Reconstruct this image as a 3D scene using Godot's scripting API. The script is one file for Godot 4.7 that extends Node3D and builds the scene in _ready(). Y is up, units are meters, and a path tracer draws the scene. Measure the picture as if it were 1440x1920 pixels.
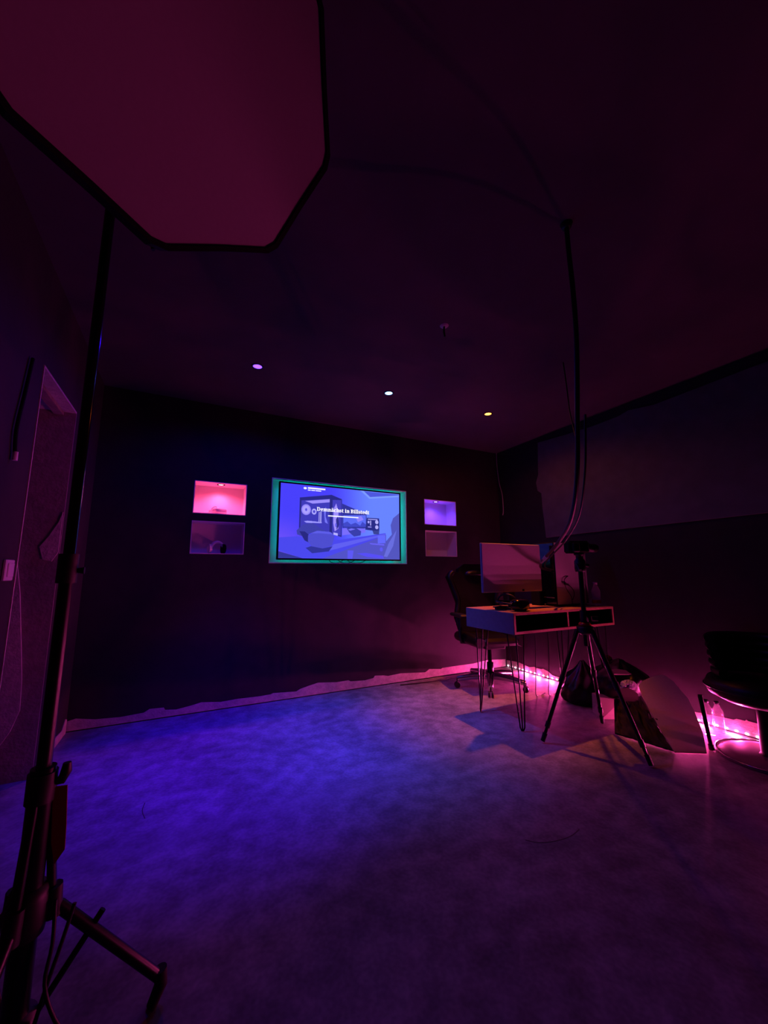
extends Node3D
# A dark games room: three coloured ceiling spots, lit wall niches, a television in a recess, a desk in the far corner, LED tape along the right wall.
# World: corner of back wall (z = 0) and right wall (x = 0) at the origin, y up, metres.

const H := 2.476          # ceiling height
const LEFT := -3.935      # inner face of the left wall
const REAR := 5.2         # inner face of the wall behind the camera

var used := {}
var M := {}
var rng := RandomNumberGenerator.new()

# ------------------------------------------------------------------ naming and tagging
func numbered(called: String) -> String:
	if not used.has(called):
		used[called] = 0
		return called
	used[called] += 1
	return "%s_%03d" % [called, used[called]]

func thing(called: String, label: String, category: String, at := Vector3.ZERO, turn := 0.0, group := "") -> Node3D:
	var o := Node3D.new()
	o.name = numbered(called)
	add_child(o)
	o.position = at
	o.rotation.y = turn
	tag(o, label, category, group)
	return o

func tag(o: Node3D, label: String, category: String, group := "") -> Node3D:
	o.set_meta("label", label)
	o.set_meta("category", category)
	if group != "":
		o.set_meta("group", group)
	return o

func obj(called: String, mesh: Mesh, m: Material, parent: Node3D = null, at := Vector3.ZERO) -> MeshInstance3D:
	var o := MeshInstance3D.new()
	o.mesh = mesh
	o.material_override = m
	o.cast_shadow = GeometryInstance3D.SHADOW_CASTING_SETTING_ON
	if parent == null:
		o.name = numbered(called)
		add_child(o)
	else:
		o.name = called
		parent.add_child(o, true)
	o.position = at
	return o

func struct(called: String, mesh: Mesh, m: Material) -> MeshInstance3D:
	var o := obj(called, mesh, m)
	o.set_meta("kind", "structure")
	return o

# ------------------------------------------------------------------ mesh helpers
func begin() -> SurfaceTool:
	var st := SurfaceTool.new()
	st.begin(Mesh.PRIMITIVE_TRIANGLES)
	return st

func done(st: SurfaceTool) -> ArrayMesh:
	st.generate_normals()
	return st.commit()

func tri(st: SurfaceTool, a: Vector3, b: Vector3, c: Vector3, smooth := 0) -> void:   # a, b, c anticlockwise seen from outside
	st.set_smooth_group(0 if smooth > 0 else 0xFFFFFFFF)
	st.add_vertex(a)
	st.add_vertex(c)
	st.add_vertex(b)

func quad(st: SurfaceTool, a: Vector3, b: Vector3, c: Vector3, d: Vector3, smooth := 0) -> void:
	tri(st, a, b, c, smooth)
	tri(st, a, c, d, smooth)

func hull8(st: SurfaceTool, v: Array) -> void:   # v[i] with bits x=1 y=2 z=4
	quad(st, v[0], v[2], v[3], v[1])
	quad(st, v[4], v[5], v[7], v[6])
	quad(st, v[0], v[1], v[5], v[4])
	quad(st, v[2], v[6], v[7], v[3])
	quad(st, v[0], v[4], v[6], v[2])
	quad(st, v[1], v[3], v[7], v[5])

func add_box(st: SurfaceTool, lo: Vector3, hi: Vector3) -> void:
	var v := []
	for i in 8:
		v.append(Vector3(hi.x if i & 1 else lo.x, hi.y if i & 2 else lo.y, hi.z if i & 4 else lo.z))
	hull8(st, v)

func box(lo: Vector3, hi: Vector3) -> ArrayMesh:
	var st := begin()
	add_box(st, lo, hi)
	return done(st)

func bevel_box(st: SurfaceTool, lo: Vector3, hi: Vector3, r: float) -> void:
	# a box with 45 degree chamfers on every edge
	var c := (lo + hi) / 2.0
	var e := (hi - lo) / 2.0
	r = minf(r, minf(e.x, minf(e.y, e.z)) * 0.98)
	var p := func(sx: int, sy: int, sz: int, ax: int) -> Vector3:
		var q := Vector3(sx * (e.x - r), sy * (e.y - r), sz * (e.z - r))
		q[ax] += r * [sx, sy, sz][ax]
		return c + q
	for s in [-1, 1]:
		_face(st, c, [p.call(s, -1, -1, 0), p.call(s, 1, -1, 0), p.call(s, 1, 1, 0), p.call(s, -1, 1, 0)])
		_face(st, c, [p.call(-1, s, -1, 1), p.call(1, s, -1, 1), p.call(1, s, 1, 1), p.call(-1, s, 1, 1)])
		_face(st, c, [p.call(-1, -1, s, 2), p.call(1, -1, s, 2), p.call(1, 1, s, 2), p.call(-1, 1, s, 2)])
		for t in [-1, 1]:
			_face(st, c, [p.call(s, t, -1, 0), p.call(s, t, 1, 0), p.call(s, t, 1, 1), p.call(s, t, -1, 1)])
			_face(st, c, [p.call(s, -1, t, 0), p.call(s, 1, t, 0), p.call(s, 1, t, 2), p.call(s, -1, t, 2)])
			_face(st, c, [p.call(-1, s, t, 1), p.call(1, s, t, 1), p.call(1, s, t, 2), p.call(-1, s, t, 2)])
			for u in [-1, 1]:
				_face(st, c, [p.call(s, t, u, 0), p.call(s, t, u, 1), p.call(s, t, u, 2)])

func _face(st: SurfaceTool, c: Vector3, q: Array) -> void:   # turns the face away from c
	var n: Vector3 = (q[1] - q[0]).cross(q[2] - q[0])
	if n.dot(q[0] + q[2] - 2.0 * c) < 0:
		q.reverse()
	for i in range(1, q.size() - 1):
		tri(st, q[0], q[i], q[i + 1])

func bbox(lo: Vector3, hi: Vector3, r := 0.004) -> ArrayMesh:
	var st := begin()
	bevel_box(st, lo, hi, r)
	return done(st)

func ring_frame(d: Vector3) -> Array:
	var u := d.cross(Vector3.UP)
	if u.length() < 0.05:
		u = d.cross(Vector3.RIGHT)
	u = u.normalized()
	return [u, d.cross(u).normalized()]

func add_tube(st: SurfaceTool, pts: Array, radii, n := 8) -> void:   # radii: one number or one per point
	var rings := []
	var u := Vector3.ZERO
	for i in pts.size():
		var d: Vector3 = (pts[mini(i + 1, pts.size() - 1)] - pts[maxi(i - 1, 0)]).normalized()
		if i == 0:
			u = ring_frame(d)[0]
		else:
			u = (u - d * u.dot(d))
			u = u.normalized() if u.length() > 0.01 else ring_frame(d)[0]
		var w := d.cross(u)
		var r: float = radii[i] if radii is Array else radii
		var ring := []
		for k in n:
			var a := TAU * k / n
			ring.append(pts[i] + (u * cos(a) + w * sin(a)) * r)
		rings.append(ring)
	for i in rings.size() - 1:
		for k in n:
			var k2 := (k + 1) % n
			quad(st, rings[i][k], rings[i][k2], rings[i + 1][k2], rings[i + 1][k], 1)
	var last: int = rings.size() - 1
	for k in range(1, n - 1):
		tri(st, rings[0][0], rings[0][k + 1], rings[0][k])
		tri(st, rings[last][0], rings[last][k], rings[last][k + 1])

func tube(pts: Array, radii, n := 8) -> ArrayMesh:
	var st := begin()
	add_tube(st, pts, radii, n)
	return done(st)

func smooth_path(pts: Array, step := 4) -> Array:
	var c := Curve3D.new()
	for i in pts.size():
		var t: Vector3 = (pts[mini(i + 1, pts.size() - 1)] - pts[maxi(i - 1, 0)]) / 6.0
		c.add_point(pts[i], -t, t)
	var out := []
	for i in pts.size() - 1:
		for k in step:
			out.append(c.sample(i, float(k) / step))
	out.append(pts[pts.size() - 1])
	return out

func add_lathe(st: SurfaceTool, prof: Array, at := Vector3.ZERO, n := 24, smooth := 1) -> void:   # prof: Vector2(radius, y) from bottom to top
	for i in prof.size() - 1:
		for k in n:
			var a := TAU * k / n
			var b := TAU * (k + 1) / n
			var p: Vector2 = prof[i]
			var q: Vector2 = prof[i + 1]
			var v := [Vector3(p.x * cos(a), p.y, -p.x * sin(a)), Vector3(p.x * cos(b), p.y, -p.x * sin(b)), Vector3(q.x * cos(b), q.y, -q.x * sin(b)), Vector3(q.x * cos(a), q.y, -q.x * sin(a))]
			if p.x < 1e-5:
				tri(st, at + v[0], at + v[2], at + v[3], smooth)
			elif q.x < 1e-5:
				tri(st, at + v[0], at + v[1], at + v[2], smooth)
			else:
				quad(st, at + v[0], at + v[1], at + v[2], at + v[3], smooth)

func lathe(prof: Array, n := 24, smooth := 1) -> ArrayMesh:
	var st := begin()
	add_lathe(st, prof, Vector3.ZERO, n, smooth)
	return done(st)

func add_slab(st: SurfaceTool, poly: PackedVector2Array, to3: Callable, thick: Vector3) -> void:
	# a flat outline in the plane given by to3, pushed out along thick
	var ids := Geometry2D.triangulate_polygon(poly)
	var a := PackedVector3Array()
	for p in poly:
		a.append(to3.call(p))
	for i in range(0, ids.size(), 3):
		var x := a[ids[i]]
		var y := a[ids[i + 1]]
		var z := a[ids[i + 2]]
		if (y - x).cross(z - x).dot(thick) < 0:
			var s := y
			y = z
			z = s
		tri(st, x + thick, y + thick, z + thick)
		tri(st, x, z, y)
	var area := 0.0
	for i in poly.size():
		area += poly[i].cross(poly[(i + 1) % poly.size()])
	var e0: Vector3 = to3.call(Vector2(1, 0)) - to3.call(Vector2.ZERO)
	var e1: Vector3 = to3.call(Vector2(0, 1)) - to3.call(Vector2.ZERO)
	var flip := (area > 0) != (e0.cross(e1).dot(thick) > 0)
	for i in a.size():
		var p := a[i]
		var q := a[(i + 1) % a.size()]
		if flip:
			quad(st, p, p + thick, q + thick, q)
		else:
			quad(st, p, q, q + thick, p + thick)

func slab(pts: Array, to3: Callable, thick: Vector3) -> ArrayMesh:
	var poly := PackedVector2Array()
	for p in pts:
		poly.append(Vector2(p[0], p[1]))
	var st := begin()
	add_slab(st, poly, to3, thick)
	return done(st)

func blob(radius: Vector3, seed_: int, rough: float, freq: float, n := 28, squash := 0.0, top := 0.0) -> ArrayMesh:
	# a crumpled sack: an ellipsoid with folds, flattened below, gathered to a knot above when top > 0
	var noise := FastNoiseLite.new()
	noise.seed = seed_
	noise.frequency = freq
	noise.noise_type = FastNoiseLite.TYPE_SIMPLEX
	noise.fractal_type = FastNoiseLite.FRACTAL_RIDGED
	noise.fractal_octaves = 3
	var st := begin()
	var p := []
	for i in n + 1:
		var row := []
		var th := PI * i / n
		for k in 2 * n:
			var ph := PI * k / n
			var d := Vector3(sin(th) * cos(ph), cos(th), sin(th) * sin(ph))
			var r := 1.0 + rough * noise.get_noise_3dv(d * 1.0)
			r += 0.05 * sin(ph * 9.0 + 3.0 * cos(th)) * sin(th)
			var v := d * r
			if top > 0.0 and v.y > 0.35:
				var t := clampf((v.y - 0.35) / 0.65, 0.0, 1.0)
				var g := 1.0 - 0.72 * t * t
				v.x *= g
				v.z *= g
				v.y += top * t * t
			if v.y < -squash:
				v.y = -squash + (v.y + squash) * 0.05
			row.append(v * radius)
		p.append(row)
	for i in n:
		for k in 2 * n:
			var k2 := (k + 1) % (2 * n)
			if i > 0:
				tri(st, p[i][k], p[i][k2], p[i + 1][k2], 1)
			if i < n - 1:
				tri(st, p[i][k], p[i + 1][k2], p[i + 1][k], 1)
	return done(st)

# ------------------------------------------------------------------ materials
func mat(called: String, c: Color, rough := 0.8, metal := 0.0, spec := 0.5) -> StandardMaterial3D:
	var m := StandardMaterial3D.new()
	m.resource_name = called
	m.albedo_color = c
	m.roughness = rough
	m.metallic = metal
	m.metallic_specular = spec
	return m

func noisy(called: String, a: Color, b: Color, freq: float, scale: float, rough := 0.85, bump := 0.0, octaves := 4, spec := 0.5) -> StandardMaterial3D:
	var m := mat(called, Color.WHITE, rough, 0.0, spec)
	var n := FastNoiseLite.new()
	n.seed = hash(called) % 1000
	n.frequency = freq
	n.fractal_octaves = octaves
	var t := NoiseTexture2D.new()
	t.width = 512
	t.height = 512
	t.seamless = true
	t.noise = n
	var g := Gradient.new()
	g.set_color(0, a)
	g.set_color(1, b)
	t.color_ramp = g
	m.albedo_texture = t
	m.uv1_triplanar = true
	m.uv1_world_triplanar = true
	m.uv1_scale = Vector3.ONE * scale
	if bump > 0.0:
		var h := NoiseTexture2D.new()
		h.width = 512
		h.height = 512
		h.seamless = true
		var hn: FastNoiseLite = n.duplicate()
		hn.frequency = freq * 3.0
		h.noise = hn
		m.heightmap_enabled = true
		m.heightmap_texture = h
		m.heightmap_scale = bump
	return m

func glow(called: String, c: Color, energy: float, base := Color(0.9, 0.9, 0.9)) -> StandardMaterial3D:
	var m := mat(called, base, 0.5)
	m.emission_enabled = true
	m.emission = c
	m.emission_energy_multiplier = energy
	return m

func clear(called: String, c: Color, rough := 0.05) -> StandardMaterial3D:
	var m := mat(called, c, rough)
	m.transparency = BaseMaterial3D.TRANSPARENCY_ALPHA
	return m

func concrete() -> StandardMaterial3D:
	# trowelled concrete: broad clouds, mottling, trowel streaks and grain
	var n := 1024
	var im := Image.create(n, n, false, Image.FORMAT_RGB8)
	var layers := []
	for q in [[0.004, 4, 11], [0.018, 4, 12], [0.11, 2, 13]]:
		var f := FastNoiseLite.new()
		f.noise_type = FastNoiseLite.TYPE_SIMPLEX
		f.frequency = q[0]
		f.fractal_octaves = q[1]
		f.seed = q[2]
		layers.append(f.get_seamless_image(n, n, false, false, 0.12))
	var streak := FastNoiseLite.new()
	streak.frequency = 0.012
	streak.seed = 14
	for y in n:
		for x in n:
			var a: float = layers[0].get_pixel(x, y).r - 0.5
			var b: float = layers[1].get_pixel(x, y).r - 0.5
			var c: float = layers[2].get_pixel(x, y).r - 0.5
			var e := streak.get_noise_2d(x * 0.35 + 60.0 * a, y * 2.6 + 40.0 * b) * smoothstep(0.0, 90.0, float(mini(mini(x, n - x), mini(y, n - y))))
			var v := 0.60 + 0.13 * a + 0.20 * b + 0.10 * c + 0.055 * e
			im.set_pixel(x, y, Color(v, v * 0.975, v * 0.955))
	var m := mat("concrete", Color.WHITE, 0.62)
	m.albedo_texture = ImageTexture.create_from_image(im)
	m.uv1_triplanar = true
	m.uv1_world_triplanar = true
	m.uv1_scale = Vector3.ONE * 0.37
	return m

func materials() -> void:
	M.wall = noisy("dark wall paint", Color(0.125, 0.115, 0.14), Color(0.16, 0.145, 0.17), 0.02, 0.6, 0.85, 0.05)
	M.ceiling = noisy("dark ceiling paint", Color(0.24, 0.235, 0.25), Color(0.265, 0.255, 0.275), 0.02, 0.5, 0.9, 0.04)
	M.floor = concrete()
	M.crack = mat("crack", Color(0.33, 0.32, 0.315), 0.95)
	M.plaster = noisy("bare plaster", Color(0.66, 0.64, 0.62), Color(0.80, 0.78, 0.75), 0.02, 2.0, 0.95, 0.15)
	M.reveal = noisy("old plaster", Color(0.50, 0.45, 0.45), Color(0.60, 0.55, 0.54), 0.02, 1.5, 0.95, 0.15)
	M.niche = mat("white niche lining", Color(0.92, 0.91, 0.9), 0.75)
	M.board = noisy("grey wall board", Color(0.36, 0.355, 0.36), Color(0.42, 0.41, 0.42), 0.015, 0.8, 0.7, 0.04)
	M.black = mat("black plastic", Color(0.055, 0.055, 0.06), 0.5)
	M.gloss = mat("glossy black plastic", Color(0.03, 0.03, 0.035), 0.12)
	M.matt = mat("matt black", Color(0.035, 0.035, 0.04), 0.85, 0.0, 0.3)
	M.steel = mat("black steel", Color(0.05, 0.05, 0.055), 0.35, 0.3)
	M.chrome = mat("polished metal", Color(0.75, 0.75, 0.78), 0.22, 1.0)
	M.leather = mat("black leather", Color(0.03, 0.03, 0.034), 0.42)
	M.white = mat("white plastic", Color(0.85, 0.85, 0.86), 0.3)
	M.laminate = noisy("pale grey laminate", Color(0.50, 0.49, 0.50), Color(0.56, 0.55, 0.56), 0.02, 2.0, 0.55)
	M.wood = noisy("birch plywood edge", Color(0.66, 0.50, 0.37), Color(0.76, 0.60, 0.45), 0.03, 3.0, 0.5)
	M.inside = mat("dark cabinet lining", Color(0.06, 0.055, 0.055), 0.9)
	M.grey = mat("silver grey plastic", Color(0.62, 0.61, 0.63), 0.45)
	M.panel = noisy("matt panel", Color(0.88, 0.87, 0.88), Color(0.92, 0.91, 0.92), 0.05, 3.0, 0.75)
	M.case_panel = noisy("pale painted steel", Color(0.88, 0.87, 0.88), Color(0.92, 0.91, 0.92), 0.05, 3.0, 0.6)
	M.darkglass = mat("dark tinted glass", Color(0.02, 0.02, 0.025), 0.08)
	M.bag = mat("black plastic sack", Color(0.045, 0.04, 0.05), 0.33)
	M.cloth = noisy("black cloth", Color(0.06, 0.055, 0.065), Color(0.09, 0.085, 0.095), 0.05, 4.0, 0.75)
	M.card = noisy("cardboard", Color(0.74, 0.68, 0.65), Color(0.82, 0.75, 0.71), 0.03, 4.0, 0.85, 0.05)
	M.paper = noisy("pale paper", Color(0.72, 0.66, 0.62), Color(0.80, 0.74, 0.70), 0.03, 4.0, 0.85)
	M.brown = mat("brown paper", Color(0.42, 0.35, 0.31), 0.8)
	M.film = mat("crumpled pale film", Color(0.8, 0.78, 0.82), 0.25)
	M.diffuser = noisy("white diffuser cloth", Color(0.53, 0.52, 0.53), Color(0.56, 0.55, 0.56), 0.05, 3.0, 0.85)
	M.redcloth = mat("red strap", Color(0.55, 0.08, 0.06), 0.7)
	M.red = mat("red plastic", Color(0.75, 0.05, 0.06), 0.3)
	M.clear = clear("clear plastic", Color(0.9, 0.9, 0.92, 0.12))
	M.rubber = mat("rubber", Color(0.04, 0.04, 0.04), 0.7)
	M.base_plate = mat("dull brown plate", Color(0.50, 0.42, 0.42), 0.6, 0.0)

# ------------------------------------------------------------------ lamps
func downlight(x: float, z: float, c: Color, lit: Color, energy: float, label: String) -> void:
	var t := thing("ceiling_spotlight", label, "ceiling light", Vector3(x, H, z), 0.0, "recessed ceiling spotlights")
	obj("trim_ring", lathe([Vector2(0.030, 0.0), Vector2(0.030, -0.003), Vector2(0.040, -0.006), Vector2(0.043, 0.0)]), M.black, t)
	obj("lamp_lens", lathe([Vector2(0.0, -0.004), Vector2(0.022, -0.004), Vector2(0.030, -0.001), Vector2(0.030, 0.0)]), glow("spot lens", lit, 6.0), t)
	var s := SpotLight3D.new()
	s.name = "spot_lamp"
	s.light_color = c
	s.light_energy = energy
	s.light_size = 0.022
	s.spot_range = 12.0
	s.spot_attenuation = 2.0
	s.spot_angle = 29.0
	s.spot_angle_attenuation = 1.0
	s.shadow_enabled = true
	t.add_child(s)
	s.position = Vector3(0, -0.03, 0)
	s.rotation.x = -PI / 2
	# the wide faint spill round the beam
	var w: SpotLight3D = s.duplicate()
	w.name = "spot_spill"
	w.spot_angle = 82.0
	w.spot_angle_attenuation = 0.5
	w.light_energy = energy * 0.045
	t.add_child(w)

func niche_lamp(parent_x: float, y: float, z: float, c: Color, lit: Color, energy: float, label: String) -> void:
	var t := thing("niche_spotlight", label, "spotlight", Vector3(parent_x, y, z), 0.0, "spotlights in the wall niches")
	obj("trim_ring", lathe([Vector2(0.022, 0.0), Vector2(0.022, -0.003), Vector2(0.030, -0.006), Vector2(0.033, 0.0)]), M.black, t)
	obj("lamp_lens", lathe([Vector2(0.0, -0.005), Vector2(0.016, -0.004), Vector2(0.022, -0.001), Vector2(0.022, 0.0)]), glow("niche lens", lit, 5.0), t)
	var s := SpotLight3D.new()
	s.name = "niche_lamp"
	s.light_color = c
	s.light_energy = energy
	s.light_size = 0.012
	s.spot_range = 12.0
	s.spot_attenuation = 2.0
	s.spot_angle = 76.0
	s.spot_angle_attenuation = 0.8
	s.shadow_enabled = true
	t.add_child(s)
	s.position = Vector3(0, -0.02, 0)
	s.rotation.x = -PI / 2

# ------------------------------------------------------------------ scene
func _ready() -> void:
	rng.seed = 7
	# camera: an ultra-wide phone lens
	var cam := Camera3D.new()
	cam.name = "camera"
	add_child(cam)
	cam.position = Vector3(-3.292, 1.053, 3.4538)
	cam.rotation = Vector3(0.1537, -0.4699, -0.0041)
	cam.fov = rad_to_deg(2.0 * atan(960.0 / 727.634))
	cam.near = 0.02
	cam.current = true
	# no daylight reaches the room
	var we := WorldEnvironment.new()
	we.name = "environment"
	var env := Environment.new()
	env.background_mode = Environment.BG_COLOR
	env.background_color = Color.BLACK
	env.tonemap_mode = Environment.TONE_MAPPER_LINEAR
	env.tonemap_exposure = 1.0
	env.sdfgi_enabled = true
	env.ssao_enabled = true
	env.ssil_enabled = true
	we.environment = env
	add_child(we)

	materials()
	room()
	downlight(-2.934, 0.808, Color(0.16, 0.03, 1.0), Color(0.35, 0.2, 1.0), 6.6, "blue-violet recessed spotlight in the dark ceiling near the doorway side")
	downlight(-1.924, 0.853, Color(0.27, 0.34, 1.0), Color(0.45, 0.65, 1.0), 3.0, "cool blue-white recessed spotlight in the ceiling in front of the television")
	downlight(-0.92, 0.887, Color(1.0, 0.42, 0.12), Color(1.0, 0.62, 0.2), 3.4, "warm orange recessed spotlight in the ceiling above the desk")
	niche_lamp(-3.065, 1.7966, -0.060, Color(1.0, 0.28, 0.50), Color(1.0, 0.6, 0.65), 0.23, "pink spotlight under the top of the upper niche left of the television")
	niche_lamp(-0.866, 1.8217, -0.060, Color(0.36, 0.19, 1.0), Color(0.7, 0.6, 1.0), 0.16, "violet spotlight under the top of the niche between television and corner")
	television()
	led_tape()
	desk()
	desk_things()
	gaming_chair()
	camera_tripod()
	softbox_and_stand()
	floor_clutter()
	swivel_chair()
	cables()
	small_wall_things()

# ------------------------------------------------------------------ room shell
const NICHES := [[-3.269, -2.861, 1.531, 1.8026], [-3.269, -2.863, 1.204, 1.471], [-1.056, -0.637, 1.553, 1.8277], [-1.049, -0.640, 1.216, 1.491]]
const RECESS := [-2.654, -1.277, 1.1325, 1.891]

func room() -> void:
	var st := begin()
	add_box(st, Vector3(LEFT - 0.6, -0.2, -0.4), Vector3(0.3, 0, REAR + 0.2))
	var fl := struct("floor", done(st), M.floor)
	for c in [[[-2.017, 2.170], [-1.982, 2.205], [-1.919, 2.228], [-1.838, 2.237], [-1.77, 2.225]], [[-3.387, 1.179], [-3.392, 1.246], [-3.376, 1.317]]]:
		var pts := []
		for q in c:
			pts.append(Vector3(q[0], -0.0025, q[1]))
		obj("crack", tube(smooth_path(pts), 0.0036, 6), M.crack, fl)
	struct("ceiling", box(Vector3(LEFT - 0.6, H, -0.4), Vector3(0.3, H + 0.2, REAR + 0.2)), M.ceiling)
	# back wall with its openings
	var holes := NICHES.duplicate()
	holes.append(RECESS)
	var xs := [LEFT - 0.6, 0.0]
	var ys := [0.0, H]
	for h in holes:
		xs += [h[0], h[1]]
		ys += [h[2], h[3]]
	xs.sort()
	ys.sort()
	st = begin()
	for i in xs.size() - 1:
		for j in ys.size() - 1:
			var cx: float = (xs[i] + xs[i + 1]) / 2.0
			var cy: float = (ys[j] + ys[j + 1]) / 2.0
			var open := false
			for h in holes:
				open = open or (cx > h[0] and cx < h[1] and cy > h[2] and cy < h[3])
			if not open and xs[i + 1] - xs[i] > 1e-4 and ys[j + 1] - ys[j] > 1e-4:
				add_box(st, Vector3(xs[i], ys[j], -0.3), Vector3(xs[i + 1], ys[j + 1], 0))
	var back := struct("wall_back", done(st), M.wall)
	for h in NICHES:
		obj("niche", lining(h, 0.175), M.niche, back)
	obj("screen_recess", lining(RECESS, 0.10), M.niche, back)
	# bare plaster left unpainted above the floor, its upper edge ragged
	var strip := [[-3.933, 0.070], [-3.886, 0.081], [-3.778, 0.059], [-3.632, 0.050], [-3.490, 0.057], [-3.455, 0.077], [-3.365, 0.073], [-3.355, 0.056], [-3.282, 0.047], [-3.184, 0.060], [-3.113, 0.073], [-2.976, 0.056], [-2.845, 0.061], [-2.687, 0.057], [-2.594, 0.060], [-2.576, 0.067], [-2.381, 0.054], [-2.348, 0.070], [-2.274, 0.086], [-2.191, 0.101], [-2.019, 0.084], [-1.907, 0.086], [-1.884, 0.074], [-1.745, 0.066], [-1.658, 0.076], [-1.642, 0.095], [-1.552, 0.087], [-1.503, 0.076], [-1.367, 0.084], [-1.083, 0.062], [-1.036, 0.088], [-0.894, 0.072], [-0.875, 0.081], [-0.677, 0.083], [-0.482, 0.082], [-0.377, 0.090], [-0.264, 0.098], [-0.02, 0.081]]
	var poly := strip.duplicate()
	poly.append([-0.02, 0.008])
	poly.append([-3.933, 0.008])
	poly.reverse()
	obj("plaster_strip", slab(poly, func(p: Vector2) -> Vector3: return Vector3(p.x, p.y, 0.0), Vector3(0, 0, 0.004)), M.plaster, back)
	# right wall
	var rw := struct("wall_right", box(Vector3(0, 0, -0.3), Vector3(0.3, H, REAR + 0.2)), M.wall)
	var rs := [[0.006, 0.070], [0.10, 0.077], [0.181, 0.080], [0.328, 0.061], [0.393, 0.079], [0.420, 0.072], [0.484, 0.072], [0.508, 0.082], [0.560, 0.073], [0.620, 0.045], [0.766, 0.04], [0.95, 0.052], [1.2, 0.045], [1.5, 0.06], [1.8, 0.062], [1.957, 0.076], [2.052, 0.082], [2.069, 0.093], [2.114, 0.094], [2.121, 0.105], [2.131, 0.098], [2.162, 0.099], [2.216, 0.095], [2.5, 0.08], [3.0, 0.07], [4.6, 0.075]]
	rs.append([4.6, 0.008])
	rs.append([0.006, 0.008])
	obj("plaster_strip", slab(rs, func(p: Vector2) -> Vector3: return Vector3(0.0, p.y, p.x), Vector3(-0.004, 0, 0)), M.plaster, rw)
	# left wall with the doorway
	st = begin()
	var d0 := 0.655
	var d1 := 1.262
	var dh := 2.005
	add_box(st, Vector3(LEFT - 0.45, 0, 0), Vector3(LEFT, H, d0))
	add_box(st, Vector3(LEFT - 0.45, 0, d1), Vector3(LEFT, H, REAR + 0.2))
	add_box(st, Vector3(LEFT - 0.45, dh, d0), Vector3(LEFT, H, d1))
	add_box(st, Vector3(LEFT - 0.6, 0, d0 - 0.3), Vector3(LEFT - 0.45, H, d1 + 0.3))
	var lw := struct("wall_left", done(st), M.wall)
	# plastered reveal inside the doorway
	obj("door_reveal", box(Vector3(LEFT - 0.45, 0, d0), Vector3(LEFT + 0.004, dh, d0 + 0.008)), M.reveal, lw)
	obj("door_reveal", box(Vector3(LEFT - 0.45, 0, d1 - 0.008), Vector3(LEFT + 0.004, dh, d1)), M.plaster, lw)
	obj("door_soffit", box(Vector3(LEFT - 0.45, dh - 0.01, d0 + 0.008), Vector3(LEFT + 0.004, dh, d1 - 0.008)), M.plaster, lw)
	obj("door_lining_strip", box(Vector3(LEFT - 0.10, dh - 0.03, d0 + 0.008), Vector3(LEFT - 0.055, dh - 0.01, d1 - 0.008)), M.reveal, lw)
	obj("pale_patch", slab([[-4.30, 1.24], [-4.112, 1.16], [-4.075, 0.95], [-4.051, 0.757], [-4.02, 0.50], [-4.012, 0.348], [-4.04, 0.25], [-4.077, 0.18], [-4.16, 0.10], [-4.30, 0.06]], func(p: Vector2) -> Vector3: return Vector3(p.x, p.y, d0 + 0.008), Vector3(0, 0, 0.012)), M.plaster, lw)  # paler lobe-shaped slab on the far jamb, lighter than the reveal around it
	obj("pale_patch", slab([[-4.02, 1.20], [-3.985, 1.26], [-3.95, 1.34], [-3.936, 1.40], [-3.936, 1.17], [-3.96, 1.12], [-4.0, 1.13]], func(p: Vector2) -> Vector3: return Vector3(p.x, p.y, d0 + 0.008), Vector3(0, 0, 0.006)), M.plaster, lw)  # bare plaster at the jamb corner
	obj("plaster_strip", slab([[0.01, 0.0], [0.60, 0.0], [0.60, 0.05], [0.45, 0.035], [0.25, 0.06], [0.12, 0.05], [0.05, 0.10], [0.01, 0.085]], func(p: Vector2) -> Vector3: return Vector3(LEFT, p.y, p.x), Vector3(0.004, 0, 0)), M.plaster, lw)
	struct("wall_front", box(Vector3(LEFT, 0, REAR), Vector3(0, H, REAR + 0.2)), M.wall)
	# pale board covering the upper part of the right wall
	var bd := [[0.644, 2.414], [0.623, 2.067], [0.588, 1.988], [0.602, 1.898], [0.648, 1.861], [0.651, 1.691], [0.660, 1.589], [0.670, 1.395], [1.126, 1.405], [1.854, 1.411], [2.387, 1.417], [3.4, 1.425], [3.4, 2.40], [2.4, 2.39], [1.957, 2.377], [1.802, 2.374], [1.606, 2.405], [1.516, 2.384], [1.253, 2.378], [1.132, 2.386], [0.966, 2.392]]
	tag(obj("wall_board", slab(bd, func(p: Vector2) -> Vector3: return Vector3(0.0, p.y, p.x), Vector3(-0.02, 0, 0)), M.board), "large grey board with torn edge fixed high on the right wall", "wall board")

func lining(h: Array, deep: float) -> ArrayMesh:
	var t := 0.006
	var st := begin()
	add_box(st, Vector3(h[0], h[2], -deep - t), Vector3(h[1], h[3], -deep))
	add_box(st, Vector3(h[0], h[2], -deep), Vector3(h[0] + t, h[3], 0.001))
	add_box(st, Vector3(h[1] - t, h[2], -deep), Vector3(h[1], h[3], 0.001))
	add_box(st, Vector3(h[0] + t, h[2], -deep), Vector3(h[1] - t, h[2] + t, 0.001))
	add_box(st, Vector3(h[0] + t, h[3] - t, -deep), Vector3(h[1] - t, h[3], 0.001))
	return done(st)

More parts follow.
